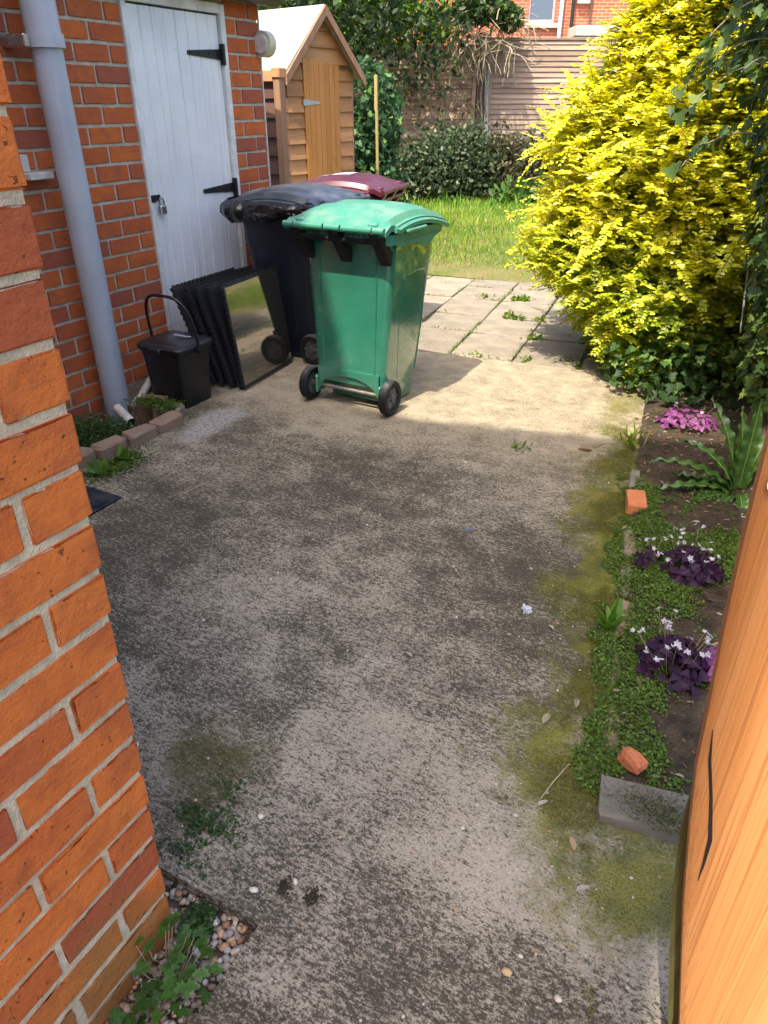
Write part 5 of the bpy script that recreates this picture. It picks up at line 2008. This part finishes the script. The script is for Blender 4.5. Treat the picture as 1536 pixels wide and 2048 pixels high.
def frond(az, L, elev, droop, w):
    b = MB()
    N_ = 34
    d0 = Vector((math.cos(az), math.sin(az), 0))
    sd_ = Vector((-math.sin(az), math.cos(az), 0))
    p = Vector((.015 * math.cos(az), .015 * math.sin(az), 0))
    e = elev
    rows_ = []
    ph = random.uniform(0, 6)
    for i in range(N_ + 1):
        t = i / N_
        ww = w * (.25 + .75 * min(1, t / .12)) * (1 if t < .55 else max(.03, 1 - ((t - .55) / .45) ** 1.8))
        dr = (d0 * math.cos(e) + Vector((0, 0, 1)) * math.sin(e))
        up_ = (Vector((0, 0, 1)) * math.cos(e) - d0 * math.sin(e))
        wv = .0085 * math.sin(ph + t * 44)
        wv2 = .0085 * math.sin(ph + 1.7 + t * 41)
        rows_.append([p + sd_ * ww + up_ * (.010 + wv), p + sd_ * ww * .5 + up_ * .006, p.copy(), p - sd_ * ww * .5 + up_ * .006, p - sd_ * ww + up_ * (.010 + wv2)])
        p = p + dr * (L / N_)
        e -= droop / N_
    vs_ = [q for r_ in rows_ for q in r_]
    fs_ = [(i * 5 + j, i * 5 + j + 1, (i + 1) * 5 + j + 1, (i + 1) * 5 + j) for i in range(N_) for j in range(4)]
    b.add(vs_, fs_)
    fo = b.build('frond', 'fern_leaf', fn, True)
    MB().tube([r_[2] + Vector((0, 0, .001)) for r_ in rows_], .0022, 5).build('midrib', 'fern_rib', fo)


noisy('fern_leaf', (.035, .088, .012), (.060, .135, .020), 18, .38, .3, .003, 60, spec=.5)
noisy('fern_rib', (.20, .28, .09), (.18, .26, .07), 10, .5, 0)
for az, L, el, dr, w_ in ((158, .36, 62, 75, .026), (186, .40, 42, 60, .026), (205, .36, 22, 45, .026), (120, .38, 82, 25, .028), (95, .42, 86, 12, .030), (225, .26, 12, 30, .024), (60, .34, 78, 30, .026), (250, .24, 20, 70, .024), (172, .28, 20, 40, .024), (280, .22, 30, 80, .024), (140, .44, 74, 40, .027)):
    frond(R(az), L, R(el), R(dr), w_ * 1.05)

# dandelion rosette and small weeds
tuft('dandelion', (-.205, 1.985, .0), 13, .105, ((.10, .22, .025), (.20, .36, .05)), 'bright green dandelion rosette rooted against the bed edge', 'weed', None, .008, LANCE, 1.4, 1.1, 'leaf', .6)
tuft('grass_tuft', (-.44, 3.52, .0), 26, .11, ((.20, .30, .03), (.36, .42, .07)), 'bright grass tuft at the corner of the bed in sunlight', 'grass tuft', None, .03, BLADE, 1.5, .9)
tuft('seedling', (-2.60, 2.18, .0), 7, .07, ((.10, .20, .03), (.18, .3, .05)), 'pale green seedling against the outside of the drain kerb', 'weed', None, .006, OVAL, 1.1, 1.1)
tuft('seedling', (-2.58, 2.02, .0), 9, .08, ((.09, .18, .03), (.16, .28, .05)), 'leafy seedling close to the doormat corner', 'weed', None, .008, OVAL, 1.1, .9)
tuft('seedling', (-.93, 3.22, .0), 14, .04, ((.10, .16, .03), (.18, .26, .05)), 'small weed seedling on the bare concrete ahead of the shadow edge', 'weed', None, .03, LANCE, 1.2, .5)

# herb robert at the foot of the brick corner
hr = empty('herb_clump', (-.74, .46, -.04), 0, 'leafy green weed sprawling over the gravel at the brick corner', 'weed')
P, D, N, S, C = [], [], [], [], []
st = MB()
for i in range(46):
    a, q = random.uniform(0, 6.28), random.random() ** .6
    c = Vector((.085 * q * math.cos(a) + .01, .13 * q * math.sin(a), random.uniform(.04, .115)))
    st.tube([(wob(.02), wob(.05), 0), (c.x * .7, c.y * .7, c.z * .7), c], .0012, 4, False)
    nrm = Vector((wob(.4), wob(.4), 1)).normalized()
    u = nrm.orthogonal().normalized()
    a0 = random.uniform(0, 6.28)
    sz = random.uniform(.016, .027)
    cc = np.array((.055, .13, .02)) * random.uniform(.7, 1.5)
    for k in range(3):
        d = Matrix.Rotation(a0 + (k - 1) * 1.15, 3, nrm) @ u
        P.append(c); D.append(d); N.append(nrm); S.append(sz); C.append(cc)
leaves('leaves', P, D, N, S, C, MAPLE, 'leaf', hr, .15, .1)
st.build('stalks', 'oxalis_stalk', hr)

# ================================================================== GATE AT THE RIGHT
gt = empty('gate_post', (.12, .60, 0), 0, 'orange-stained timber gate post filling the right foreground', 'gate post')
prof = [(0, .158), (.2, .150), (.466, .120), (.706, .077), (.841, .057), (.925, .046), (1.025, .039), (1.104, .033), (1.188, .028), (1.29, .024), (1.5, .022), (2.0, .020)]
rings = []
for z, x in prof:
    x -= .12
    r_ = .014
    sec = [(x + .004, .020), (x, .006), (x + .003, -.006), (x + .012, -.012), (x + .10, -.013), (x + .34, -.012), (x + .34, .075), (x + .030, .075)]
    rings.append([(px, py, z) for px, py in sec])
b = MB().loft(rings, flip=False)
b.build('stile', 'gate_wood', gt, True)
# weathered green board edge behind it
gr_ = MB().loft([[(o, .085, z), (o, .110, z), (.3, .110, z), (.3, .085, z)] for z, o in ((.01, .055), (.3, .006), (.47, -.025), (.6, -.046), (.72, -.060), (1.9, -.072))])
gr_.build('back_board', 'gate_wood_green', gt)
# a drying split in the stile
sp = MB()
for i, (z, dx, w_) in enumerate([(.99, .010, .0004), (.95, .013, .0014), (.90, .020, .0016), (.84, .024, .0022), (.80, .020, .0014), (.77, .016, .0004)]):
    xe = np.interp(z, [q[0] for q in prof], [q[1] for q in prof]) - .12
    sp.v += [(xe + dx - w_, -.0135, z), (xe + dx + w_, -.0135, z)]
sp.f = [(2 * i, 2 * i + 1, 2 * i + 3, 2 * i + 2) for i in range(5)]
sp.build('split', 'black_iron', gt)
for z in (1.245,):
    MB().tube([(-.080, -.016, z + .012), (-.080, -.008, z + .010)], .006, 12).build('screw_head', 'steel', gt, True)

# ================================================================== LOOSE SMALL THINGS
# gravel
n = 1500
x = RNG.uniform(-.93, -.628, n)
y = RNG.uniform(.05, .665, n)
k_ = (x + .645) * 0 + 1
keep = ~((y > .645) & (x < -.645)) & ((x < -.648) | (y < .0))
x, y = x[keep], y[keep]
pal = np.array([(.42, .30, .20), (.50, .42, .33), (.34, .24, .17), (.56, .50, .42), (.30, .25, .22), (.50, .28, .15), (.40, .36, .31)])
n = len(x)
go = stones('gravel', np.stack([x, y, -.045 + RNG.uniform(0, .018, n)], 1), RNG.uniform(.0045, .0105, n), pal[RNG.integers(0, len(pal), n)] * RNG.uniform(.7, 1.25, (n, 1)))
tag(go, 'loose mixed gravel filling the corner by the brick house', 'gravel', kind='stuff')
n = 620
x = RNG.uniform(-1.5, .22, n)
y = .45 + RNG.uniform(0, 1, n) ** 1.7 * 3.6
S = RNG.uniform(.0015, .0045, n)
near = RNG.uniform(0, 1, n) < .22
S[near] *= 1.7
keep = (x < .2) & ~((x < -.63) & (y < .66)) & (x > -.8 - y * .55)
x, y, S = x[keep], y[keep], S[keep]
n = len(x)
go = stones('scattered_grit', np.stack([x, y, S * .4], 1), S, pal[RNG.integers(0, len(pal), n)] * RNG.uniform(.8, 1.35, (n, 1)))
tag(go, 'pale grit and small pebbles strewn over the concrete', 'grit', kind='stuff')
# dry leaf bits in the bed
n = 800
y = RNG.uniform(1.35, 4.4, n)
x = np.array([bed_edge(q) for q in y]) + RNG.uniform(.0, .55, n)
z = np.array([max(0, bed_z(a, b_)) for a, b_ in zip(x, y)]) + .004
D = rdir(n) * np.array([1, 1, .25])[None]
N = rdir(n) * .5 + np.array([0, 0, 1.0])[None]
pl2 = np.array([(.22, .14, .08), (.36, .27, .17), (.12, .08, .05), (.45, .38, .28), (.30, .14, .07)])
lo = leaves('leaf_litter', np.stack([x, y, z], 1), D, N, RNG.uniform(.012, .034, n), pl2[RNG.integers(0, 5, n)], LANCE, 'leaf', None, .4, .3, 1.4)
tag(lo, 'dry brown leaf litter scattered over the bed soil', 'leaf litter', kind='stuff')


def dead_leaf(loc, rz, L, colr, label, outline=LANCE, curl=.3, w=1.3):
    t_ = empty('dead_leaf', loc, rz, label, 'leaf', 'dead leaves on the concrete')
    leaves('blade', [(0, -L / 2, .006)], [(0, 1, .12)], [(0, 0, 1)], [L], [colr], outline, 'leaf', t_, .45, curl, w)
    return t_


TN = (.50, .40, .27)
dl = [((-.64, 3.36, 0), 80, .085, (.34, .24, .14), 'curled brown dead leaf on the concrete near the far corner of the bed', OVAL),
      ((-.215, 1.60, .003), 10, .05, TN, 'pale willow leaf on the moss below the dandelion', LANCE), ((-.105, 1.145, .002), 25, .045, (.58, .40, .24), 'tan seed-shaped leaf below the concrete block', LANCE),
      ((-.055, 1.045, .002), -40, .04, (.5, .44, .36), 'grey dry leaf on the moss left of the gate post', LANCE), ((-.275, 1.50, .002), -5, .06, TN, 'long pale leaf lying on the mossy concrete edge', LANCE),
      ((-.74, 1.56, 0), 60, .035, (.55, .5, .42), 'single small pale leaf in the middle of the concrete', LANCE), ((.02, .93, .002), 15, .04, (.45, .36, .25), 'dry leaf scrap at the foot of the gate post', LANCE),
      ((-.20, 1.22, .002), -30, .035, (.6, .52, .4), 'pale leaf bit beside the concrete block', LANCE), ((-.38, 1.90, .002), 50, .03, (.6, .54, .44), 'tiny pale leaf between the fluff and the dandelion', LANCE)]
for loc, rz, L, cc, lab, ol in dl:
    dead_leaf(loc, R(rz), L, cc, lab, ol)


def twig(a, b, label, r=.0022, mat_='dry_straw'):
    a, b = Vector(a), Vector(b)
    t_ = empty('twig', a, 0, label, 'twig', 'twigs on the ground')
    m_ = (b - a) * .5 + Vector((wob(.012), wob(.012), .004))
    MB().tube([(0, 0, r), m_, b - a + Vector((0, 0, r))], [r, r * .9, r * .5], 6).build('stick', mat_, t_, True)
    return t_


twig((-2.10, 2.04, 0), (-2.06, 2.215, 0), 'straight pale twig on the concrete ahead of the doormat', .0035)
twig((-.175, 1.37, .003), (-.215, 1.20, .003), 'thin straw stem lying by the end of the bed', .002)
twig((-.285, 1.205, 0), (-.225, 1.145, 0), 'short straw piece on the concrete below the bed end', .0018)
twig((-.72, .985, 0), (-.66, .955, 0), 'fine straw on the bare concrete in the near middle', .0014)
twig((-.155, 1.02, 0), (-.015, .89, 0), 'long thin curved stem on the concrete near the gate post', .0014)
twig((-.745, 1.90, 0), (-.60, 1.93, 0), 'dry grass stem bent on the concrete left of the white fluff', .0014)
twig((-.60, 3.40, 0), (-.52, 3.50, 0), 'dark twig by the curled brown leaf', .003, 'twig_bark')

fl = empty('white_fluff', (-.475, 1.945, 0), 0, 'small white scrap of fluff on the concrete before the bed', 'litter')
leaves('fibres', RNG.normal(0, .006, (60, 3)) + np.array([0, 0, .009])[None], rdir(60), rdir(60), RNG.uniform(.006, .014, 60), np.tile((.75, .76, .82), (60, 1)), ROUND, 'petal', fl)
sl = empty('slate_chip', (-.86, 2.36, 0), .6, 'bluish slate chip on the middle of the concrete', 'stone')
MB().cbox(-.016, .016, -.010, .010, 0, .005, .002, .002).build('chip', noisy('slate_chip', (.16, .17, .22), (.12, .13, .17), 30, .6, .2), sl)
for (x, y, rx, ry, lab) in ((-.578, .745, .014, .021, 'black oval droppings patch on the near concrete, the right one'), (-.645, .735, .012, .020, 'dark brown droppings patch on the near concrete, the left one')):
    dr = empty('droppings', (x, y, 0), .3, lab, 'droppings', 'droppings on the concrete')
    stones('crumbs', np.stack([RNG.normal(0, rx * .45, 70), RNG.normal(0, ry * .45, 70), RNG.uniform(.0, .004, 70)], 1), RNG.uniform(.002, .0045, 70), np.tile((.035, .026, .015), (70, 1)) * RNG.uniform(.6, 1.6, (70, 1)), dr)
for (x, y, s_, cc, lab) in ((-.63, 1.60 - .84, .0075, (.62, .55, .46), 'white pebble touching the left droppings patch'), (-.83 + .03, .86, .008, (.66, .6, .5), 'pale pebble near the brick corner'), (-.205 + .06, .80, .010, (.55, .38, .2), 'pair-sized tan pebble near the gate post'),
                            (-.70, .70, .010, (.68, .62, .52), 'white pebble at the lip of the concrete slab'), (-.02 - .02, .80, .009, (.6, .52, .42), 'cream pebble beside the gate post foot')):
    pb = empty('pebble', (x, y, 0), 0, lab, 'pebble', 'single pebbles on the concrete')
    stones('stone', [(0, 0, s_ * .45)], [s_], [cc], pb)
